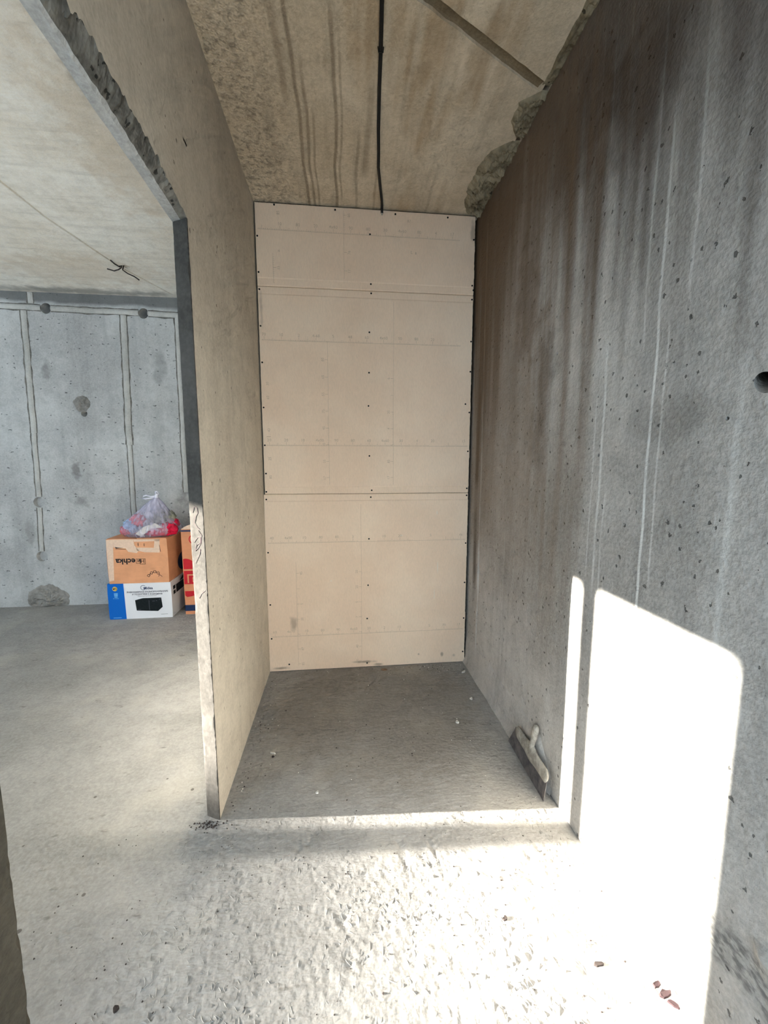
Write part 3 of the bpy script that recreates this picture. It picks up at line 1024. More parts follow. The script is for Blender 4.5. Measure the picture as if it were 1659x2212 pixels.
# rough patch hacked out at the foot of the wall and above the drilled hole
def rock(cx, cz, rx, rz, amp, seed, name, flat_bottom=None):
    mb = MB()
    n, k = 34, 9
    v_ = [(cx, Y2 - amp, cz)]
    for j in range(1, k + 1):
        t = j / k
        for i in range(n):
            a = 2 * math.pi * i / n
            rr = t * (1 + 0.16 * N3(math.cos(a) * 2, math.sin(a) * 2, seed))
            x, z = cx + rx * rr * math.cos(a), cz + rz * rr * math.sin(a)
            if flat_bottom is not None:
                z = max(z, flat_bottom)
            e = 1 - t ** 3
            h = amp * (0.35 + 0.9 * N3(x * 28, z * 28, seed) + 0.5 * N3(x * 70, z * 70, seed)) * e + 0.002 * e
            v_.append((x, Y2 - max(h, 0.0005) if j < k else Y2 + 0.002, z))
    f_ = [(0, 1 + i, 1 + (i + 1) % n) for i in range(n)]
    for j in range(k - 1):
        for i in range(n):
            a, b2 = 1 + j * n + i, 1 + j * n + (i + 1) % n
            f_.append((a, a + n, b2 + n, b2))
    mb.add(v_, f_)
    return mb.build(name, M_patch, wall_far, smooth=False)
rock(-2.745, 0.06, 0.19, 0.15, 0.030, 3.0, 'mortar_patch', flat_bottom=0.002)
rock(-2.30, 1.862, 0.075, 0.075, 0.012, 6.0, 'mortar_patch')

# ------------------------------------------------------------------ other walls that close the place
rw_ = MB()
rw_.box(XL - 0.1, DX0, YREAR - 0.12, YREAR, -0.02, ZC + 0.02)
rw_.box(DX1, XR + 0.2, YREAR - 0.12, YREAR, -0.02, ZC + 0.02)
rw_.box(DX0, DX1, YREAR - 0.12, YREAR, DZ1, ZC + 0.02)
struct(rw_.build('wall_rear', M_shell))
sw_ = MB()
sw_.box(XW - 0.2, SX0, YSIDE - 0.12, YSIDE, -0.02, ZC + 0.02)
sw_.box(SX1, XLL + 0.01, YSIDE - 0.12, YSIDE, -0.02, ZC + 0.02)
sw_.box(SX0, SX1, YSIDE - 0.12, YSIDE, -0.02, SZ0)
sw_.box(SX0, SX1, YSIDE - 0.12, YSIDE, SZ1, ZC + 0.02)
struct(sw_.build('wall_side', M_shell))
ww_ = MB()
ww_.box(XW - 0.2, XW, YSIDE - 0.12, WY0, -0.02, ZC + 0.02)
ww_.box(XW - 0.2, XW, WY1, Y2 + 0.1, -0.02, ZC + 0.02)
ww_.box(XW - 0.2, XW, WY0, WY1, -0.02, WZ0)
ww_.box(XW - 0.2, XW, WY0, WY1, WZ1, ZC + 0.02)
struct(ww_.build('wall_window', M_shell))

# window with mullions and dusty panes
M_pvc = plain('white_window_plastic', rgb(225, 226, 226), 0.4, var=0.03)
def glass_mat():
    nt = NT('dusty_glass')
    s = nt.sep()
    d = nt.noise(1.5, detail=4)
    zz = nt.math('ADD', s[2], nt.math('MULTIPLY', nt.math('SUBTRACT', d, 0.5), 0.10))
    # cement dust splashed over the foot of the panes
    dust = nt.ramp(zz, 1.24, 0.87, 0.03, 0.82)
    tr = nt.n('ShaderNodeBsdfTransparent', {'Color': (0.94, 0.96, 0.96, 1)})
    df = nt.n('ShaderNodeBsdfDiffuse', {'Color': rgb(196, 192, 184)})
    mx = nt.n('ShaderNodeMixShader', {0: dust, 1: tr, 2: df})
    nt.t.links.new(mx, nt.out.inputs[0])
    return nt.m
M_glass = glass_mat()
MUL = [1.634, 2.35]
edges = [WY0] + MUL + [WY1]
win = MB()
xa, xb = XW - 0.10, XW - 0.04
win.box(xa, xb, WY0 - 0.03, WY0 + 0.004, WZ0, WZ1)
win.box(xa, xb, WY1 - 0.05, WY1 + 0.03, WZ0, WZ1)
win.box(xa, xb, WY0, WY1, WZ0 - 0.03, WZ0 + 0.03)
win.box(xa, xb, WY0, WY1, WZ1 - 0.004, WZ1 + 0.03)
window = struct(win.build('window_1', M_pvc))
for y in MUL:
    MB().box(xa, xb, y - 0.05, y + 0.05, WZ0, WZ1).build('mullion', M_pvc, window)
for k in range(3):
    a_ = edges[k] + (0.004 if k == 0 else 0.05)
    b_ = edges[k + 1] - 0.05
    MB().box(XW - 0.074, XW - 0.068, a_, b_, WZ0 + 0.03, WZ1 - 0.004).build('pane', M_glass, window)

# glazed door added out of view behind the viewer, as fill light
def clear_mat():
    nt = NT('clear_glass')
    tr = nt.n('ShaderNodeBsdfTransparent', {'Color': (0.95, 0.97, 0.97, 1)})
    gl = nt.n('ShaderNodeBsdfGlossy', {'Roughness': 0.05})
    nt.t.links.new(nt.n('ShaderNodeMixShader', {0: 0.05, 1: tr, 2: gl}), nt.out.inputs[0])
    return nt.m
M_clear = clear_mat()
dr = MB()
ya_, yb2 = YREAR - 0.09, YREAR - 0.03
dr.box(DX0, DX0 + 0.05, ya_, yb2, 0.0, DZ1)
dr.box(DX1 - 0.05, DX1, ya_, yb2, 0.0, DZ1)
dr.box(DX0, DX1, ya_, yb2, DZ1 - 0.05, DZ1)
dr.box(DX0, DX1, ya_, yb2, -0.01, 0.05)
door = struct(dr.build('fill_door_1', M_pvc))
wn = MB()  # side window added out of view, lights the room beyond the doorway
ys0, ys1 = YSIDE - 0.09, YSIDE - 0.03
wn.box(SX0, SX0 + 0.05, ys0, ys1, SZ0, SZ1)
wn.box(SX1 - 0.05, SX1, ys0, ys1, SZ0, SZ1)
wn.box(SX0, SX1, ys0, ys1, SZ1 - 0.05, SZ1)
wn.box(SX0, SX1, ys0, ys1, SZ0, SZ0 + 0.05)
fill_window = struct(wn.build('fill_window_2', M_pvc))
sx = [SX0 + (SX1 - SX0) * k / 3 for k in range(4)]
for k in range(3):
    if k:
        MB().box(sx[k] - 0.03, sx[k] + 0.03, ys0, ys1, SZ0, SZ1).build('mullion', M_pvc, fill_window)
    MB().box(sx[k] + (0.03 if k else 0.05), sx[k + 1] - (0.03 if k < 2 else 0.05), YSIDE - 0.063, YSIDE - 0.057, SZ0 + 0.05, SZ1 - 0.05).build('pane', M_clear, fill_window)
xm = (DX0 + DX1) / 2
MB().box(xm - 0.03, xm + 0.03, ya_, yb2, 0.0, DZ1).build('mullion', M_pvc, door)
for a_, b_ in ((DX0 + 0.05, xm - 0.03), (xm + 0.03, DX1 - 0.05)):
    MB().box(a_, b_, YREAR - 0.063, YREAR - 0.057, 0.05, DZ1 - 0.05).build('pane', M_clear, door)

# ------------------------------------------------------------------ black cable fixed along the ceiling
M_cable = plain('black_cable_sheath', rgb(20, 19, 18), 0.55, var=0.2)
M_copper = plain('pale_conductor', rgb(190, 180, 165), 0.5)
cpts = [(0.12, -0.5), (0.128, 0.0), (0.140, 1.0), (0.149, 1.457), (0.160, 1.60), (0.168, 1.739), (0.184, 1.95), (0.197, 2.08), (0.204, 2.17), (0.222, 2.28), (0.243, 2.40), (0.252, 2.462), (0.254, 2.488)]
pts = []
for k in range(len(cpts) - 1):
    for s in range(5):
        t = s / 5
        pts.append((cpts[k][0] + (cpts[k + 1][0] - cpts[k][0]) * t, cpts[k][1] + (cpts[k + 1][1] - cpts[k][1]) * t, ZC - 0.0085))
pts += [(0.254, 2.490, ZC - 0.012), (0.2545, 2.4925, ZC - 0.020), (0.255, 2.494, ZC - 0.031)]
cable = thing('ceiling_cable', (0.15, 1.457, ZC), 'black cable running along the niche ceiling to the plasterboard top', 'cable')
off = Vector((0.15, 1.457, ZC))
MB().tube([Vector(p) - off for p in pts], 0.0072, 10).build('sheath', M_cable, cable, smooth=True)
MB().tube([Vector((0.255, 2.494, ZC - 0.030)) - off, Vector((0.2555, 2.494, ZC - 0.040)) - off], 0.0035, 8).build('conductor', M_copper, cable, smooth=True)
MB().tube([Vector((0.150, 1.60, ZC - 0.002)) - off, Vector((0.152, 1.60, ZC - 0.018)) - off, Vector((0.168, 1.60, ZC - 0.018)) - off, Vector((0.170, 1.60, ZC - 0.001)) - off], 0.002, 6).build('clip', M_cable, cable)

# cable ends sprouting from the far ceiling
M_wire = plain('dark_brown_wire', rgb(52, 40, 36), 0.6)
wr0 = Vector((-1.60, 3.395, ZC))
wire = thing('wire_ends', wr0, 'loose dark wire ends poking out of the pale far ceiling', 'wire')
for pl in [[(0, 0, 0.02), (-0.005, -0.02, -0.02), (-0.02, -0.025, -0.035), (-0.06, -0.01, -0.04), (-0.105, -0.015, -0.03)],
           [(0.01, 0, 0.02), (0.0, -0.01, -0.03), (0.03, 0.0, -0.05), (0.07, 0.01, -0.065), (0.10, 0.02, -0.085)],
           [(-0.01, 0, 0.015), (-0.02, -0.01, -0.01), (-0.03, -0.06, -0.012), (-0.035, -0.10, -0.006)]]:
    q = []
    for k in range(len(pl) - 1):
        for s in range(4):
            q.append(tuple(pl[k][c] + (pl[k + 1][c] - pl[k][c]) * s / 4 for c in range(3)))
    q.append(pl[-1])
    MB().tube(q, 0.0042, 7).build('strand', M_wire, wire, smooth=True)

# ------------------------------------------------------------------ boxes in the room behind
M_card = None
def card_mat(name, base, bands=None):
    nt = NT(name)
    n = nt.noise(9, detail=4)
    col = nt.mix(nt.ramp(n, 0.3, 0.7), tuple(c * 0.86 for c in base[:3]) + (1,), base)
    fl_ = nt.noise(1.0, vec=nt.mapv(scale=(6, 6, 220)), detail=2)
    col = nt.mix(nt.ramp(fl_, 0.4, 0.7, 0.0, 0.15), col, tuple(c * 0.6 for c in base[:3]) + (1,))
    if bands:
        col = bands(nt, col)
    return nt.finish(col, rough=0.75, height=n, strength=0.12, dist=0.01, spec=0.25)
M_card = card_mat('brown_cardboard', rgb(226, 162, 120))
M_card2 = card_mat('orange_cardboard', rgb(222, 150, 110))
M_tape = plain('beige_packing_tape', rgb(222, 192, 168), 0.35, var=0.06)
M_ink = plain('black_print', rgb(26, 26, 30), 0.6)
M_inkb = plain('navy_print', rgb(28, 46, 84), 0.6)
M_red = plain('red_print', rgb(196, 28, 40), 0.6, var=0.05)
M_white = plain('white_print_board', rgb(228, 228, 232), 0.5, var=0.03)
M_blue = plain('blue_print', rgb(0, 98, 190), 0.45, var=0.04)
M_lblue = plain('light_blue_print', rgb(120, 190, 235), 0.5)
M_gold = plain('gold_print', rgb(206, 176, 96), 0.5)
M_mwblk = plain('printed_black_oven', rgb(20, 26, 28), 0.3, var=0.3)
M_gray = plain('grey_print', rgb(80, 80, 92), 0.6)

def carton(w, d, h, warp, seed, n=9):
    """box standing on z=0, front at y=0, x from 0 to w; slightly slumped edges"""
    bm = bmesh.new()
    bmesh.ops.create_cube(bm, size=1.0)
    bmesh.ops.subdivide_edges(bm, edges=bm.edges[:], cuts=n, use_grid_fill=True)
    for v_ in bm.verts:
        x, y, z = v_.co.x + 0.5, v_.co.y + 0.5, v_.co.z + 0.5
        fx_ = warp * (math.sin(math.pi * z) * (1 if x > 0.5 else -1) * 0.5) if x in (0.0, 1.0) else 0.0
        px = x * w + fx_ + warp * 0.4 * N3(x * 2, z * 3, seed) * (1 if 0 < z < 1 else 0.3)
        py = y * d
        pz = z * h - (warp * 0.9 * math.sin(math.pi * x) * math.sin(math.pi * min(1, y * 1.0)) if z == 1.0 else 0.0)
        if z == 0.0:
            pz = 0.0
        v_.co = (px, py, pz)
    mb = MB()
    bm.verts.index_update()
    mb.add([tuple(v_.co) for v_ in bm.verts], [tuple(v_.index for v_ in f_.verts) for f_ in bm.faces])
    bm.free()
    return mb

def quad(mb, x0, x1, z0, z1, y, mi=0):
    mb.add([(x0, y, z0), (x1, y, z0), (x1, y, z1), (x0, y, z1)], [(0, 1, 2, 3)], mi)

def quad_side(mb, y0, y1, z0, z1, x, mi=0):
    mb.add([(x, y0, z0), (x, y1, z0), (x, y1, z1), (x, y0, z1)], [(0, 1, 2, 3)], mi)

def disc(mb, cx, cz, r, y, a0=0, a1=2 * math.pi, n=24, inner=0.0, mi=0):
    if inner > 0:
        for k in range(n):
            t0, t1 = a0 + (a1 - a0) * k / n, a0 + (a1 - a0) * (k + 1) / n
            mb.add([(cx + r * math.cos(t0), y, cz + r * math.sin(t0)), (cx + r * math.cos(t1), y, cz + r * math.sin(t1)),
                    (cx + inner * math.cos(t1), y, cz + inner * math.sin(t1)), (cx + inner * math.cos(t0), y, cz + inner * math.sin(t0))], [(0, 1, 2, 3)], mi)
    else:
        mb.add([(cx + r * math.cos(a0 + (a1 - a0) * k / n), y, cz + r * math.sin(a0 + (a1 - a0) * k / n)) for k in range(n + 1)], [tuple(range(n + 1))], mi)

# --- microwave carton
W1, D1, H1 = 0.508, 0.34, 0.313
mw = thing('microwave_box', (-1.984, 3.540, 0.0), 'white and blue microwave carton standing on the floor, under the brown carton', 'box', rz=0.018)
def mw_bands(nt, col):
    s = nt.sep()
    edge = nt.math('ADD', s[0], nt.math('MULTIPLY', s[2], 0.02))
    k = nt.math('LESS_THAN', edge, 0.134)
    col = nt.mix(k, rgb(226, 226, 230), rgb(0, 98, 190))
    return col
M_mw = card_mat('printed_white_carton', rgb(226, 226, 230), mw_bands)
carton(W1, D1, H1, 0.006, 2.0).build('carton', M_mw, mw)
e = -0.0012
pm = MB()
quad(pm, -0.0, 0.010, 0.02, 0.30, e * 0.5)
q = MB()
disc(q, 0.058, 0.270, 0.020, e)
q.build('gold_seal', M_gold, mw, recalc=False)
q = MB()
put_text(q, '№1', 0.058, 0.270, e * 1.6, 0.020, bold=True)
q.build('seal_print', M_ink, mw, recalc=False)
q = MB()
for z, ln in [(0.228, 0.030), (0.218, 0.030), (0.208, 0.028), (0.197, 0.024)]:
    quad(q, 0.063 - ln / 2, 0.063 + ln / 2, z - 0.003, z + 0.004, e)
q.build('panel_print', M_lblue, mw, recalc=False)
q = MB()
put_text(q, 'В МИРЕ', 0.063, 0.185, e, 0.012)
q.build('panel_lettering', M_lblue, mw, recalc=False)
q = MB()
quad(q, 0.03, 0.095, 0.012, 0.016, e)
q.build('panel_line', M_lblue, mw, recalc=False)
q = MB()
disc(q, 0.285, 0.273, 0.022, e, a0=0.6, a1=5.6, n=22, inner=0.0185)
q.build('logo_ring', M_inkb, mw, recalc=False)
q = MB()
put_text(q, 'Midea', 0.326, 0.268, e * 1.3, 0.031, bold=True)
q.build('logo_print', M_inkb, mw, recalc=False)
q = MB()
put_text(q, 'РАВНОМЕРНОЕ РАЗМОРАЖИВАНИЕ', 0.318, 0.236, e, 0.0185, bold=True)
q.build('slogan_print', M_gray, mw, recalc=False)
q = MB()
put_text(q, 'И ПОДОГРЕВ С функциями', 0.314, 0.214, e, 0.0185, bold=True)
q.build('slogan_print', M_gray, mw, recalc=False)
q = MB()
put_text(q, 'равномерное размораживание', 0.312, 0.197, e, 0.0100)
q.build('slogan_print', M_gray, mw, recalc=False)
q = MB()
quad(q, 0.415, 0.470, 0.030, 0.0325, e)
q.build('small_print', M_gray, mw, recalc=False)
q = MB()
q.add([(0.212, e, 0.164), (0.275, e, 0.180), (0.425, e, 0.180), (0.432, e, 0.096), (0.392, e, 0.060), (0.220, e, 0.072)], [(0, 1, 2, 3, 4, 5)])
q.build('oven_picture', M_mwblk, mw, recalc=False)
q = MB()
def put(nm, mat, par):
    global q
    q.build(nm, mat, par, recalc=False)
    q = MB()
quad(q, 0.322, 0.3265, 0.071, 0.160, e * 1.6); put('oven_door_edge', M_gray, mw)
quad(q, 0.352, 0.372, 0.149, 0.153, e * 1.6); put('oven_display', M_gray, mw)
disc(q, 0.385, 0.154, 0.004, e * 1.6, n=10); put('oven_dial', M_gray, mw)
quad(q, 0.230, 0.255, 0.078, 0.082, e * 1.6); put('oven_badge', M_gray, mw)
q.add([(0.405, e * 1.6, 0.163), (0.409, e * 1.6, 0.160), (0.420, e * 1.6, 0.172), (0.417, e * 1.6, 0.174)], [(0, 1, 2, 3)])
q.build('oven_highlight', M_gray, mw, recalc=False)
q = MB()
xs_ = W1 + 0.0045
quad_side(q, 0.105, 0.34, 0.19, 0.262, xs_); put('side_print', M_mwblk, mw)
q.add([(xs_, 0.19, 0.27), (xs_, 0.33, 0.27), (xs_, 0.33, 0.305), (xs_, 0.26, 0.30)], [(0, 1, 2, 3)])
put('side_print', M_mwblk, mw)
for z in (0.19, 0.235):
    quad_side(q, 0.04, 0.088, z, z + 0.032, xs_); put('side_print', M_mwblk, mw)

# --- brown carton on top of it
W2, D2, H2 = 0.480, 0.33, 0.383
br = thing('cardboard_box', (-1.967, 3.545, H1), 'battered brown carton with upside-down black lettering, stacked on the microwave carton', 'box', rz=0.014)
carton(W2, D2, H2, 0.008, 5.0).build('carton', M_card, br)
q = MB()
q.add([(0.0, e, 0.02), (0.040, e, 0.03), (0.055, e, 0.36), (0.055, e, 0.383), (0.0, e, 0.38)], [(0, 1, 2, 3, 4)]); put('packing_tape', M_tape, br)
q.add([(0.055, e, 0.383), (0.055, e, 0.315), (0.15, e, 0.305), (0.17, e, 0.275), (0.235, e, 0.262), (0.255, e, 0.285), (0.222, e, 0.33), (0.215, e, 0.381)], [tuple(range(8))]); put('packing_tape', M_tape, br)
q.add([(0.235, e, 0.285), (0.30, e, 0.268), (0.42, e, 0.262), (0.425, e, 0.375), (0.385, e, 0.378), (0.375, e, 0.305), (0.24, e, 0.31)], [tuple(range(7))])
q.add([(0.215, e, 0.381), (0.222, e, 0.36), (0.42, e, 0.362), (0.425, e, 0.379)], [(0, 1, 2, 3)])
q.build('packing_tape', M_tape, br, recalc=False)
q = MB()
put_text(q, 'echka', 0.142, 0.192, e * 1.5, 0.068, rot=math.pi, bold=True); put('lettering', M_ink, br)
q.add([(0.068, e, 0.322), (0.072, e, 0.306), (0.135, e, 0.309), (0.082, e, 0.315)], [(0, 1, 2, 3)]); put('tape_tear', M_ink, br)
quad(q, 0.07, 0.155, 0.297, 0.2995, e * 1.4); put('tape_edge', M_ink, br)
for (x, z) in [(0.25, 0.335), (0.297, 0.332)]:
    quad(q, x, x + 0.004, z - 0.012, z + 0.014, e * 1.5); put('ink_tick', M_ink, br)
q.add([(0.418, e * 1.5, 0.33), (0.421, e * 1.5, 0.33), (0.430, e * 1.5, 0.27), (0.426, e * 1.5, 0.27)], [(0, 1, 2, 3)]); put('tape_tear', M_ink, br)
def frame(mb, x0, x1, z0, z1, w, y):
    quad(mb, x0, x1, z0, z0 + w, y); quad(mb, x0, x1, z1 - w, z1, y)
    quad(mb, x0, x0 + w, z0, z1, y); quad(mb, x1 - w, x1, z0, z1, y)
frame(q, 0.226, 0.262, 0.172, 0.213, 0.0026, e * 1.5)
frame(q, 0.256, 0.300, 0.164, 0.213, 0.0026, e * 1.5)
put_text(q, 'Ни', 0.264, 0.192, e * 1.8, 0.044, rot=math.pi); put('outlined_lettering', M_ink, br)
def seg(mb, p, r, w, y):
    p, r = Vector(p), Vector(r)
    d = (r - p).normalized()
    s = Vector((-d.y, d.x)) * w / 2
    mb.add([(p.x - s.x, y, p.y - s.y), (r.x - s.x, y, r.y - s.y), (r.x + s.x, y, r.y + s.y), (p.x + s.x, y, p.y + s.y)], [(0, 1, 2, 3)])
for (cx, cz, r, a) in [(0.318, 0.064, 0.0125, 0.15), (0.342, 0.086, 0.0125, 0.45), (0.370, 0.096, 0.0125, 0.78), (0.396, 0.084, 0.0125, 1.2)]:
    c_ = [(cx + r * math.cos(a + k * math.pi / 2), cz + r * math.sin(a + k * math.pi / 2)) for k in range(4)]
    for k in range(4):
        seg(q, c_[k], c_[(k + 1) % 4], 0.0036, e * 1.5)
for a, b2 in [((0.326, 0.072), (0.334, 0.080)), ((0.352, 0.090), (0.360, 0.096)), ((0.380, 0.096), (0.386, 0.090)), ((0.400, 0.074), (0.428, 0.052)), ((0.405, 0.070), (0.398, 0.052))]:
    seg(q, a, b2, 0.0036, e * 1.5)
q.build('diamond_emblem', M_ink, br, recalc=False)
q = MB()
xs_ = W2 + 0.006
nS = 16
q.add([(xs_, 0.33, 0.04)] + [(xs_, 0.33 - 0.13 * math.sin(math.pi * k / nS), 0.12 - 0.085 * math.cos(math.pi * k / nS)) for k in range(nS + 1)], [tuple(range(nS + 2))])
q.build('side_print', M_inkb, br, recalc=False)
q = MB()
for (x0, x1, dz) in [(0.004, 0.236, 0.0), (0.242, 0.474, 0.002)]:
    q.add([(x0, 0.004, H2 + 0.001), (x1, 0.004, H2 - 0.002 + dz), (x1, D2 - 0.004, H2 + dz), (x0, D2 - 0.004, H2 + 0.003),
           (x0, 0.004, H2 + 0.006), (x1, 0.004, H2 + 0.002 + dz), (x1, D2 - 0.004, H2 + 0.004 + dz), (x0, D2 - 0.004, H2 + 0.008)],
          [(0, 3, 2, 1), (4, 5, 6, 7), (0, 1, 5, 4), (1, 2, 6, 5), (2, 3, 7, 6), (3, 0, 4, 7)])
    q.build('top_flap', M_card, br)
    q = MB()

# --- tall narrow carton, half hidden by the partition
W3, D3, H3 = 0.30, 0.30, 0.765
tb = thing('tall_box', (-1.385, 3.602, 0.0), 'tall brown carton with red and blue print, partly behind the partition edge', 'box')
carton(W3, D3, H3, 0.003, 9.0).build('carton', M_card2, tb)
q = MB()
nS = 18
q.v = [(W3 * k / nS, 0.0, H3 + 0.050 * math.sin(math.pi * k / nS) ** 0.8) for k in range(nS + 1)] + [(W3 * k / nS, 0.012, H3 + 0.050 * math.sin(math.pi * k / nS) ** 0.8) for k in range(nS + 1)]
q.v += [(0, 0, H3 - 0.002), (W3, 0, H3 - 0.002), (0, 0.012, H3 - 0.002), (W3, 0.012, H3 - 0.002)]
a0 = 2 * (nS + 1)
q.f = [tuple([a0] + list(range(nS + 1)) + [a0 + 1]), tuple([a0 + 2] + list(range(nS + 1, 2 * nS + 2)) + [a0 + 3])] + [(k, k + 1, nS + 2 + k, nS + 1 + k) for k in range(nS)]
q.fm = [0] * len(q.f)
q.build('top_flap', M_tape, tb)
q = MB()
quad(q, 0, W3, H3 - 0.022, H3 - 0.008, e); put('blue_stripe', M_inkb, tb)
quad(q, 0, W3, 0.030, 0.085, e); put('blue_stripe', M_inkb, tb)
quad_side(q, 0, D3, 0.030, 0.085, -0.0035)
q.build('blue_stripe', M_inkb, tb, recalc=False)
q = MB()
disc(q, 0.103, 0.675, 0.042, e, inner=0.033); put('red_ring', M_red, tb)
disc(q, 0.02, 0.410, 0.095, e, a0=0.0, a1=math.pi * 0.5, n=14)
q.add([(0.02, e, 0.505), (0.02, e, 0.410), (0.115, e, 0.410)], [(0, 1, 2)])
q.add([(0.004, e, 0.410), (0.02, e, 0.410), (0.02, e, 0.505), (0.004, e, 0.500)], [(0, 1, 2, 3)]); put('red_dome', M_red, tb)
quad(q, 0.004, 0.25, 0.275, 0.395, e); put('red_block', M_red, tb)
quad(q, 0.032, 0.25, 0.352, 0.364, e * 1.5); quad(q, 0.032, 0.044, 0.285, 0.352, e * 1.5); put('tan_frame_line', M_card2, tb)
put_text(q, 'E', 0.088, 0.314, e * 1.5, 0.058, bold=True); put('tan_letter', M_card2, tb)
q.add([(0.004, e, 0.175), (0.02, e, 0.158), (0.06, e, 0.163), (0.12, e, 0.185), (0.12, e, 0.212), (0.004, e, 0.212)], [tuple(range(6))])
q.build('red_bowl', M_red, tb, recalc=False)
q = MB()
frame(q, 0.018, 0.046, 0.100, 0.128, 0.003, e); put('handling_symbol', M_card, tb); frame(q, 0.058, 0.086, 0.100, 0.128, 0.003, e)
q.build('handling_symbol', M_card, tb, recalc=False)

# --- knotted clear bag on the brown carton
def bag_mat():
    nt = NT('thin_clear_plastic')
    n = nt.noise(1.0, vec=nt.mapv(scale=(34, 34, 5)), detail=3, rough=0.5)
    z = nt.sep()[2]
    f = nt.math('ADD', nt.ramp(n, 0.4, 0.68, 0.22, 0.50), nt.ramp(z, 0.12, 0.30, 0.0, 0.22))
    tr = nt.n('ShaderNodeBsdfTransparent', {'Color': (0.97, 0.96, 1.0, 1)})
    bmp = nt.n('ShaderNodeBump', {'Height': n, 'Strength': 0.5, 'Distance': 0.02})
    pr = nt.n('ShaderNodeBsdfPrincipled', {'Base Color': rgb(206, 200, 222), 'Roughness': 0.22, 'Specular IOR Level': 0.6, 'Normal': bmp})
    nt.t.links.new(nt.n('ShaderNodeMixShader', {0: f, 1: tr, 2: pr}), nt.out.inputs[0])
    return nt.m
M_bag = bag_mat()
M_bagk = plain('gathered_plastic', rgb(226, 224, 236), 0.4, var=0.05)
def cloth(name, c, sc=30):
    nt = NT(name)
    n = nt.noise(sc, detail=4)
    col = nt.mix(nt.ramp(n, 0.3, 0.7), tuple(k * 0.55 for k in c[:3]) + (1,), c)
    return nt.finish(col, rough=0.7, height=n, strength=0.5, dist=0.01)
M_redc = cloth('crimson_fabric', rgb(226, 24, 66))
M_pink = cloth('pink_paper', rgb(232, 120, 128))
M_green = cloth('grey_green_rag', rgb(150, 148, 132), 40)
M_lil = cloth('blue_white_wrapper', rgb(176, 196, 226), 24)
M_cream = plain('cream_board', rgb(232, 226, 206), 0.6, var=0.04)
bag = thing('plastic_bag', (-1.655, 3.700, H1 + H2 + 0.009), 'knotted clear plastic bag of red and white bits on the brown carton', 'bag')
sk = MB()
nA, nT = 96, 30
AX = (0.055, -0.02)                       # where the neck is gathered
def bag_pt(a, t, shrink=0.0):
    rx = 0.248 if math.cos(a) < 0 else 0.205
    ry = 0.150
    z = 0.335 * t
    if t < 0.16:
        prof = 0.86 + 0.14 * math.sin(math.pi / 2 * t / 0.16)
    else:
        prof = (1 - (t - 0.16) / 0.84) ** 0.92
    neck = 0.014
    fold = 1 + 0.05 * math.sin(7 * a + 2.0 * t + 1) * (0.3 + t) + 0.035 * math.sin(17 * a + 4 * t) * t + 0.06 * N3(math.cos(a) * 2.2, math.sin(a) * 2.2, t * 3)
    r = prof * fold
    bulge = 0.09 * math.sin(math.pi * min(1, t)) * (1 if math.cos(a) > 0 else 0.55)
    x = math.cos(a) * (rx * (r + bulge * prof) + neck) * (1 - shrink) + AX[0] * t ** 1.1
    y = math.sin(a) * (ry * (r + bulge * prof) + neck) * (1 - shrink) + AX[1] * t
    lift = 0.022 * max(0, -math.cos(a)) * (1 - t) + 0.03 * max(0.0, math.cos(a)) * (1 - t) * 0.5
    return (x, y, z + lift * min(1, t * 8) + 0.006 * N3(x * 20, y * 20, 1) * (1 if t > 0.02 else 0))
vv = [bag_pt(2 * math.pi * i / nA, j / nT) for j in range(nT + 1) for i in range(nA)]
ff = []
for j in range(nT):
    for i in range(nA):
        i2 = (i + 1) % nA
        ff.append((j * nA + i, j * nA + i2, (j + 1) * nA + i2, (j + 1) * nA + i))
ff.append(tuple(range(nA))[::-1])
sk.add(vv, ff)
sk.build('film', M_bag, bag, smooth=True)
def lump(name, mat, c, r, seed, amp=0.3):
    bm = bmesh.new()
    bmesh.ops.create_icosphere(bm, subdivisions=4, radius=1.0)
    for v_ in bm.verts:
        p = v_.co.copy()
        k = 1 + amp * N3(p.x * 2 + seed, p.y * 2, p.z * 2) + amp * 0.6 * N3(p.x * 5 + seed, p.y * 5, p.z * 5)
        v_.co = Vector((c[0] + p.x * r[0] * k, c[1] + p.y * r[1] * k, max(0.004, c[2] + p.z * r[2] * k)))
    mb = MB()
    bm.verts.index_update()
    mb.add([tuple(v_.co) for v_ in bm.verts], [tuple(v_.index for v_ in f_.verts) for f_ in bm.faces])
    bm.free()
    return mb.build(name, mat, bag, smooth=True)
lump('red_cloth', M_redc, (0.160, -0.060, 0.062), (0.072, 0.055, 0.058), 1.0)
lump('red_cloth', M_redc, (0.185, -0.01, 0.10), (0.040, 0.05, 0.045), 5.0)
lump('red_cloth', M_redc, (0.07, -0.085, 0.034), (0.11, 0.040, 0.034), 3.0)
lump('grey_rag', M_green, (0.105, 0.0, 0.145), (0.085, 0.07, 0.075), 7.0)
lump('wrapper', M_lil, (-0.165, -0.03, 0.085), (0.065, 0.055, 0.06), 9.0)
lump('pink_wrapper', M_pink, (-0.105, -0.035, 0.135), (0.055, 0.05, 0.055), 11.0)
lump('pink_wrapper', M_pink, (-0.205, -0.045, 0.050), (0.045, 0.04, 0.040), 13.0)
q = MB()
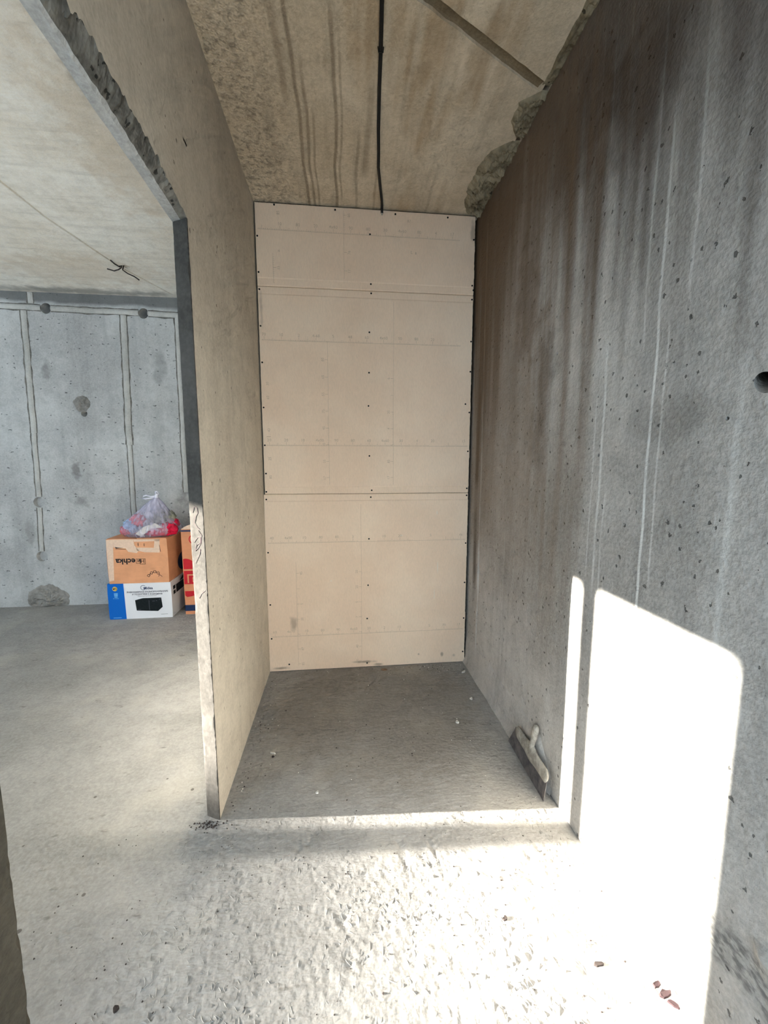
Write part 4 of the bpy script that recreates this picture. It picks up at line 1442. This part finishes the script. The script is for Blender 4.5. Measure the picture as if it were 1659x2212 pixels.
q.add([(-0.085, -0.135, 0.030), (-0.035, -0.138, 0.010), (0.045, -0.132, 0.078), (-0.02, -0.125, 0.090), (0.14, -0.118, 0.080), (0.065, -0.110, 0.118),
       (-0.085, -0.129, 0.030), (-0.035, -0.132, 0.010), (0.045, -0.126, 0.078), (-0.02, -0.119, 0.090), (0.14, -0.112, 0.080), (0.065, -0.104, 0.118)],
      [(0, 1, 2, 3), (6, 9, 8, 7), (3, 2, 4, 5), (9, 11, 10, 8), (0, 6, 7, 1), (1, 7, 8, 2), (2, 8, 10, 4), (4, 10, 11, 5), (5, 11, 9, 3), (3, 9, 6, 0)])
q.build('folded_card', M_cream, bag)
def loop_pts(c, rx, rz, a0, a1, n=18, tilt=0.3):
    return [(c[0] + rx * math.cos(a0 + (a1 - a0) * k / n), c[1] + 0.012 * math.sin(tilt + k * 0.4), c[2] + rz * math.sin(a0 + (a1 - a0) * k / n)) for k in range(n + 1)]
nk = (AX[0], AX[1], 0.345)
MB().tube([(nk[0], nk[1], 0.315), (nk[0], nk[1], 0.335), (nk[0] + 0.002, nk[1], 0.352), (nk[0] + 0.008, nk[1], 0.365)], [0.020, 0.016, 0.014, 0.008], 12).build('knot', M_bagk, bag, smooth=True)
MB().tube(loop_pts((nk[0] + 0.006, nk[1], 0.368), 0.014, 0.016, -2.2, 3.6), 0.0055, 8).build('handle', M_bagk, bag, smooth=True)
MB().tube([(nk[0] - 0.004, nk[1], 0.345), (nk[0] - 0.04, nk[1] - 0.01, 0.340), (nk[0] - 0.075, nk[1] - 0.02, 0.352), (nk[0] - 0.095, nk[1] - 0.02, 0.345), (nk[0] - 0.11, nk[1] - 0.02, 0.325), (nk[0] - 0.085, nk[1] - 0.02, 0.322), (nk[0] - 0.04, nk[1] - 0.015, 0.328), (nk[0] - 0.004, nk[1], 0.335)], 0.006, 8).build('handle', M_bagk, bag, smooth=True)

# ------------------------------------------------------------------ filling trowel leaning on the right wall
def steel_mat():
    nt = NT('dirty_steel')
    n = nt.noise(18, detail=5, rough=0.7)
    col = nt.mix(nt.ramp(n, 0.35, 0.65), rgb(84, 80, 81), rgb(126, 119, 117))
    return nt.finish(col, rough=0.5, height=n, strength=0.15, dist=0.003, metallic=0.35, spec=0.4)
def grip_mat():
    nt = NT('plaster_caked_plastic')
    n = nt.noise(26, detail=5, rough=0.7)
    col = nt.mix(nt.ramp(n, 0.4, 0.62), rgb(146, 140, 130), rgb(184, 178, 167))
    sp = pits(nt, 70, (1, 1, 1), 0.4, 0.3)
    col = nt.mix(nt.math('MULTIPLY', sp, 0.5), col, rgb(90, 84, 78))
    return nt.finish(col, rough=0.85, height=n, strength=0.4, dist=0.004)
M_steel, M_grip = steel_mat(), grip_mat()
TL = Vector((0.785, 1.545, 0.0))
tr = thing('filling_knife', TL, 'wide plaster-caked filling knife leaning against the right wall', 'trowel')
lean = math.atan2(0.034, 0.222)
def tp(l, u, th):
    """l along the wall (negative = nearer), u up the tool, th across its thickness (towards the wall)"""
    return (u * math.sin(lean) + th * math.cos(lean) + 0.02 * l, l, u * math.cos(lean) - th * math.sin(lean))
bl = MB()
nb = 24
def blade_v(th):
    out = []
    for k in range(nb + 1):
        t = k / nb
        lb = -0.178 + 0.355 * t
        lt = -0.172 + 0.305 * t
        out.append((lb, 0.001 + 0.0012 * abs(N3(lb * 30, 3, 0)), th))
        out.append((lt, 0.105, th))
    return out
A_, B_ = blade_v(0.0), blade_v(0.0012)
vv = [tp(*p) for p in A_] + [tp(*p) for p in B_]
nn_ = len(A_)
ff = []
for k in range(nb):
    a = 2 * k
    ff += [(a, a + 2, a + 3, a + 1), (nn_ + a, nn_ + a + 1, nn_ + a + 3, nn_ + a + 2), (a, nn_ + a, nn_ + a + 2, a + 2), (a + 1, a + 3, nn_ + a + 3, nn_ + a + 1)]
ff += [(0, 1, nn_ + 1, nn_), (nn_ - 2, 2 * nn_ - 2, 2 * nn_ - 1, nn_ - 1)]
bl.add(vv, ff)
bl.build('blade', M_steel, tr)
hb = MB()
secp = []
nl = 30
for k in range(nl + 1):
    t = k / nl
    l = -0.176 + 0.300 * t
    endr = min(1.0, 0.35 + k / 2.0, 0.35 + (nl - k) / 2.0)
    mid_ = math.exp(-((l + 0.026) / 0.035) ** 2)
    hgt = 0.027 * endr + 0.010 * mid_
    thk = 0.0095 * endr + 0.003 * mid_
    for s in range(12):
        a = 2 * math.pi * s / 12
        secp.append(tp(l, 0.098 + 0.004 * mid_ + hgt * math.sin(a) * (1.0 if math.sin(a) > 0 else 1.15), thk * math.cos(a) * (1 if math.sin(a) > -0.5 else 0.6)))
ff = []
for k in range(nl):
    for s in range(12):
        s2 = (s + 1) % 12
        ff.append((k * 12 + s, k * 12 + s2, (k + 1) * 12 + s2, (k + 1) * 12 + s))
ff += [tuple(range(12)), tuple(nl * 12 + s for s in range(11, -1, -1))]
hb.add(secp, ff)
hb.build('blade_holder', M_grip, tr, smooth=True)
hd = MB()
hs = [(0.112, 0.022, 0.011), (0.125, 0.0150, 0.010), (0.138, 0.0130, 0.0100), (0.160, 0.0150, 0.0115), (0.180, 0.0180, 0.0125), (0.200, 0.0190, 0.0130), (0.215, 0.0175, 0.0120), (0.224, 0.0130, 0.009), (0.229, 0.005, 0.004)]
secp = []
for (u, rl, rt) in hs:
    for s in range(14):
        a = 2 * math.pi * s / 14
        secp.append(tp(-0.026 - 0.02 * (u - 0.112) / 0.117 * 0.4 + rl * math.cos(a), u, rt * math.sin(a) - 0.002))
ff = []
for k in range(len(hs) - 1):
    for s in range(14):
        s2 = (s + 1) % 14
        ff.append((k * 14 + s, k * 14 + s2, (k + 1) * 14 + s2, (k + 1) * 14 + s))
ff += [tuple(range(14)), tuple((len(hs) - 1) * 14 + s for s in range(13, -1, -1))]
hd.add(secp, ff)
hd.build('handle', M_grip, tr, smooth=True)

# ------------------------------------------------------------------ litter on the floor
M_chipw = plain('white_gypsum_crumb', rgb(214, 208, 198), 0.9)
M_chipd = plain('dark_concrete_chip', rgb(58, 50, 47), 0.9)
M_chipr = plain('dull_red_flake', rgb(52, 36, 38), 0.8)
M_wood = plain('brown_splinter', rgb(126, 98, 74), 0.8)

def shard(name, mat, x, y, r, th, seed, label, cat, group=None, stretch=(1, 1), rz=0.0):
    rnd = random.Random(seed)
    n = 8
    mb = MB()
    top_, bot_ = [], []
    for k in range(n):
        a = 2 * math.pi * k / n
        rr = r * (0.65 + 0.5 * rnd.random())
        px, py = rr * math.cos(a) * stretch[0], rr * math.sin(a) * stretch[1]
        px, py = px * math.cos(rz) - py * math.sin(rz), px * math.sin(rz) + py * math.cos(rz)
        top_.append((px * 0.85, py * 0.85, th * (0.7 + 0.5 * rnd.random())))
        bot_.append((px, py, 0.0))
    mb.add(bot_ + top_, [tuple(range(n - 1, -1, -1)), tuple(range(n, 2 * n))] + [(k, (k + 1) % n, n + (k + 1) % n, n + k) for k in range(n)])
    o_ = mb.build(name, mat)
    o_.location = (x, y, floor_h(x, y) - 0.0004)
    return tag(o_, label, cat, group)
shard('red_flake', M_chipr, 0.794, 0.802, 0.012, 0.004, 1, 'thin dull red flake on the floor, farthest of three by the right wall', 'flake', 'red flakes by the right wall', (1.3, 0.5), 0.2)
shard('red_flake', M_chipr, 0.800, 0.782, 0.015, 0.005, 2, 'broad dull red flake on the floor, middle of three by the right wall', 'flake', 'red flakes by the right wall', (1.2, 0.6), 0.2)
shard('red_flake', M_chipr, 0.806, 0.762, 0.013, 0.005, 3, 'dull red flake on the floor, nearest of three by the right wall', 'flake', 'red flakes by the right wall', (1.3, 0.5), -0.8)
shard('concrete_chip', M_chipd, 0.674, 0.857, 0.012, 0.005, 4, 'flat dark brown chip lying on the sunlit floor near the red flakes', 'chip', None, (1.4, 0.6), 0.0)
shard('concrete_chip', M_chipd, 0.465, 0.988, 0.007, 0.005, 5, 'small dark chip on the sunlit floor in the middle', 'chip')
shard('concrete_chip', M_chipd, -0.568, 0.899, 0.008, 0.006, 6, 'small round dark chip on the grey floor inside the doorway', 'chip')
shard('wood_splinter', M_wood, 0.262, 2.452, 0.030, 0.008, 7, 'brown splinter lying at the foot of the plasterboard', 'splinter', None, (1.0, 0.35), -0.2)
shard('gypsum_crumb', M_chipw, 0.770, 2.372, 0.016, 0.010, 8, 'white plaster piece in the back right corner of the niche floor', 'crumb', None, (1.2, 0.4), 0.5)
shard('gypsum_crumb', M_chipw, 0.722, 2.078, 0.009, 0.009, 9, 'white crumb on the niche floor near the right wall, beyond the knife', 'crumb')
shard('gypsum_crumb', M_chipw, 0.584, 1.886, 0.010, 0.008, 10, 'white crumb with smaller ones, right half of the niche floor', 'crumb')
shard('gypsum_crumb', M_chipw, -0.330, 1.758, 0.010, 0.006, 11, 'curled white scrap on the niche floor near the partition', 'crumb', None, (1.5, 0.4), -0.3)
shard('concrete_chip', M_chipd, -0.325, 1.735, 0.007, 0.006, 12, 'dark chip beside the white scrap near the partition foot', 'chip')
shard('gypsum_crumb', M_chipw, -0.113, 1.509, 0.007, 0.007, 13, 'pale crumb on the niche floor just behind the shadow line', 'crumb')
cr_ = MB()
rnd = random.Random(3)
def crumb(mb, x, y, r, mi):
    z = floor_h(x, y)
    vs_ = [(x + r * (0.6 + 0.6 * rnd.random()) * sx, y + r * (0.6 + 0.6 * rnd.random()) * sy, z + r * zz * (0.5 + 0.7 * rnd.random())) for sx, sy, zz in [(1, 0, 0.1), (0, 1, 0.1), (-1, 0, 0.1), (0, -1, 0.1), (0.1, 0.1, 1.2)]]
    mb.add(vs_, [(0, 1, 4), (1, 2, 4), (2, 3, 4), (3, 0, 4), (3, 2, 1, 0)], mi)
for k in range(330):
    x = rnd.uniform(XL + 0.02, XR - 0.04)
    y = rnd.uniform(1.45, 2.48)
    if rnd.random() < 0.35:
        y = 2.49 - abs(rnd.gauss(0, 0.06)); x = XR - 0.05 - abs(rnd.gauss(0, 0.4))
    elif rnd.random() < 0.3:
        x = XL + 0.02 + abs(rnd.gauss(0, 0.05))
    x = max(XL + 0.015, min(XR - 0.05, x)); y = min(2.49, y)
    crumb(cr_, x, y, rnd.uniform(0.0012, 0.0038), 0 if rnd.random() < 0.35 else 1)
for k in range(260):
    x = rnd.uniform(-0.9, XR - 0.03)
    y = rnd.uniform(0.62, 1.42)
    crumb(cr_, x, y, rnd.uniform(0.001, 0.0032), 1)
for k in range(60):
    crumb(cr_, -0.50 + rnd.gauss(0, 0.03), 1.405 + rnd.gauss(0, 0.012), rnd.uniform(0.002, 0.005), 1)
crumbs = cr_.build('floor_crumbs', [M_chipw, M_chipd])
tag(crumbs, 'scattered tiny plaster and concrete crumbs over the floor', 'crumbs')
crumbs['kind'] = 'stuff'
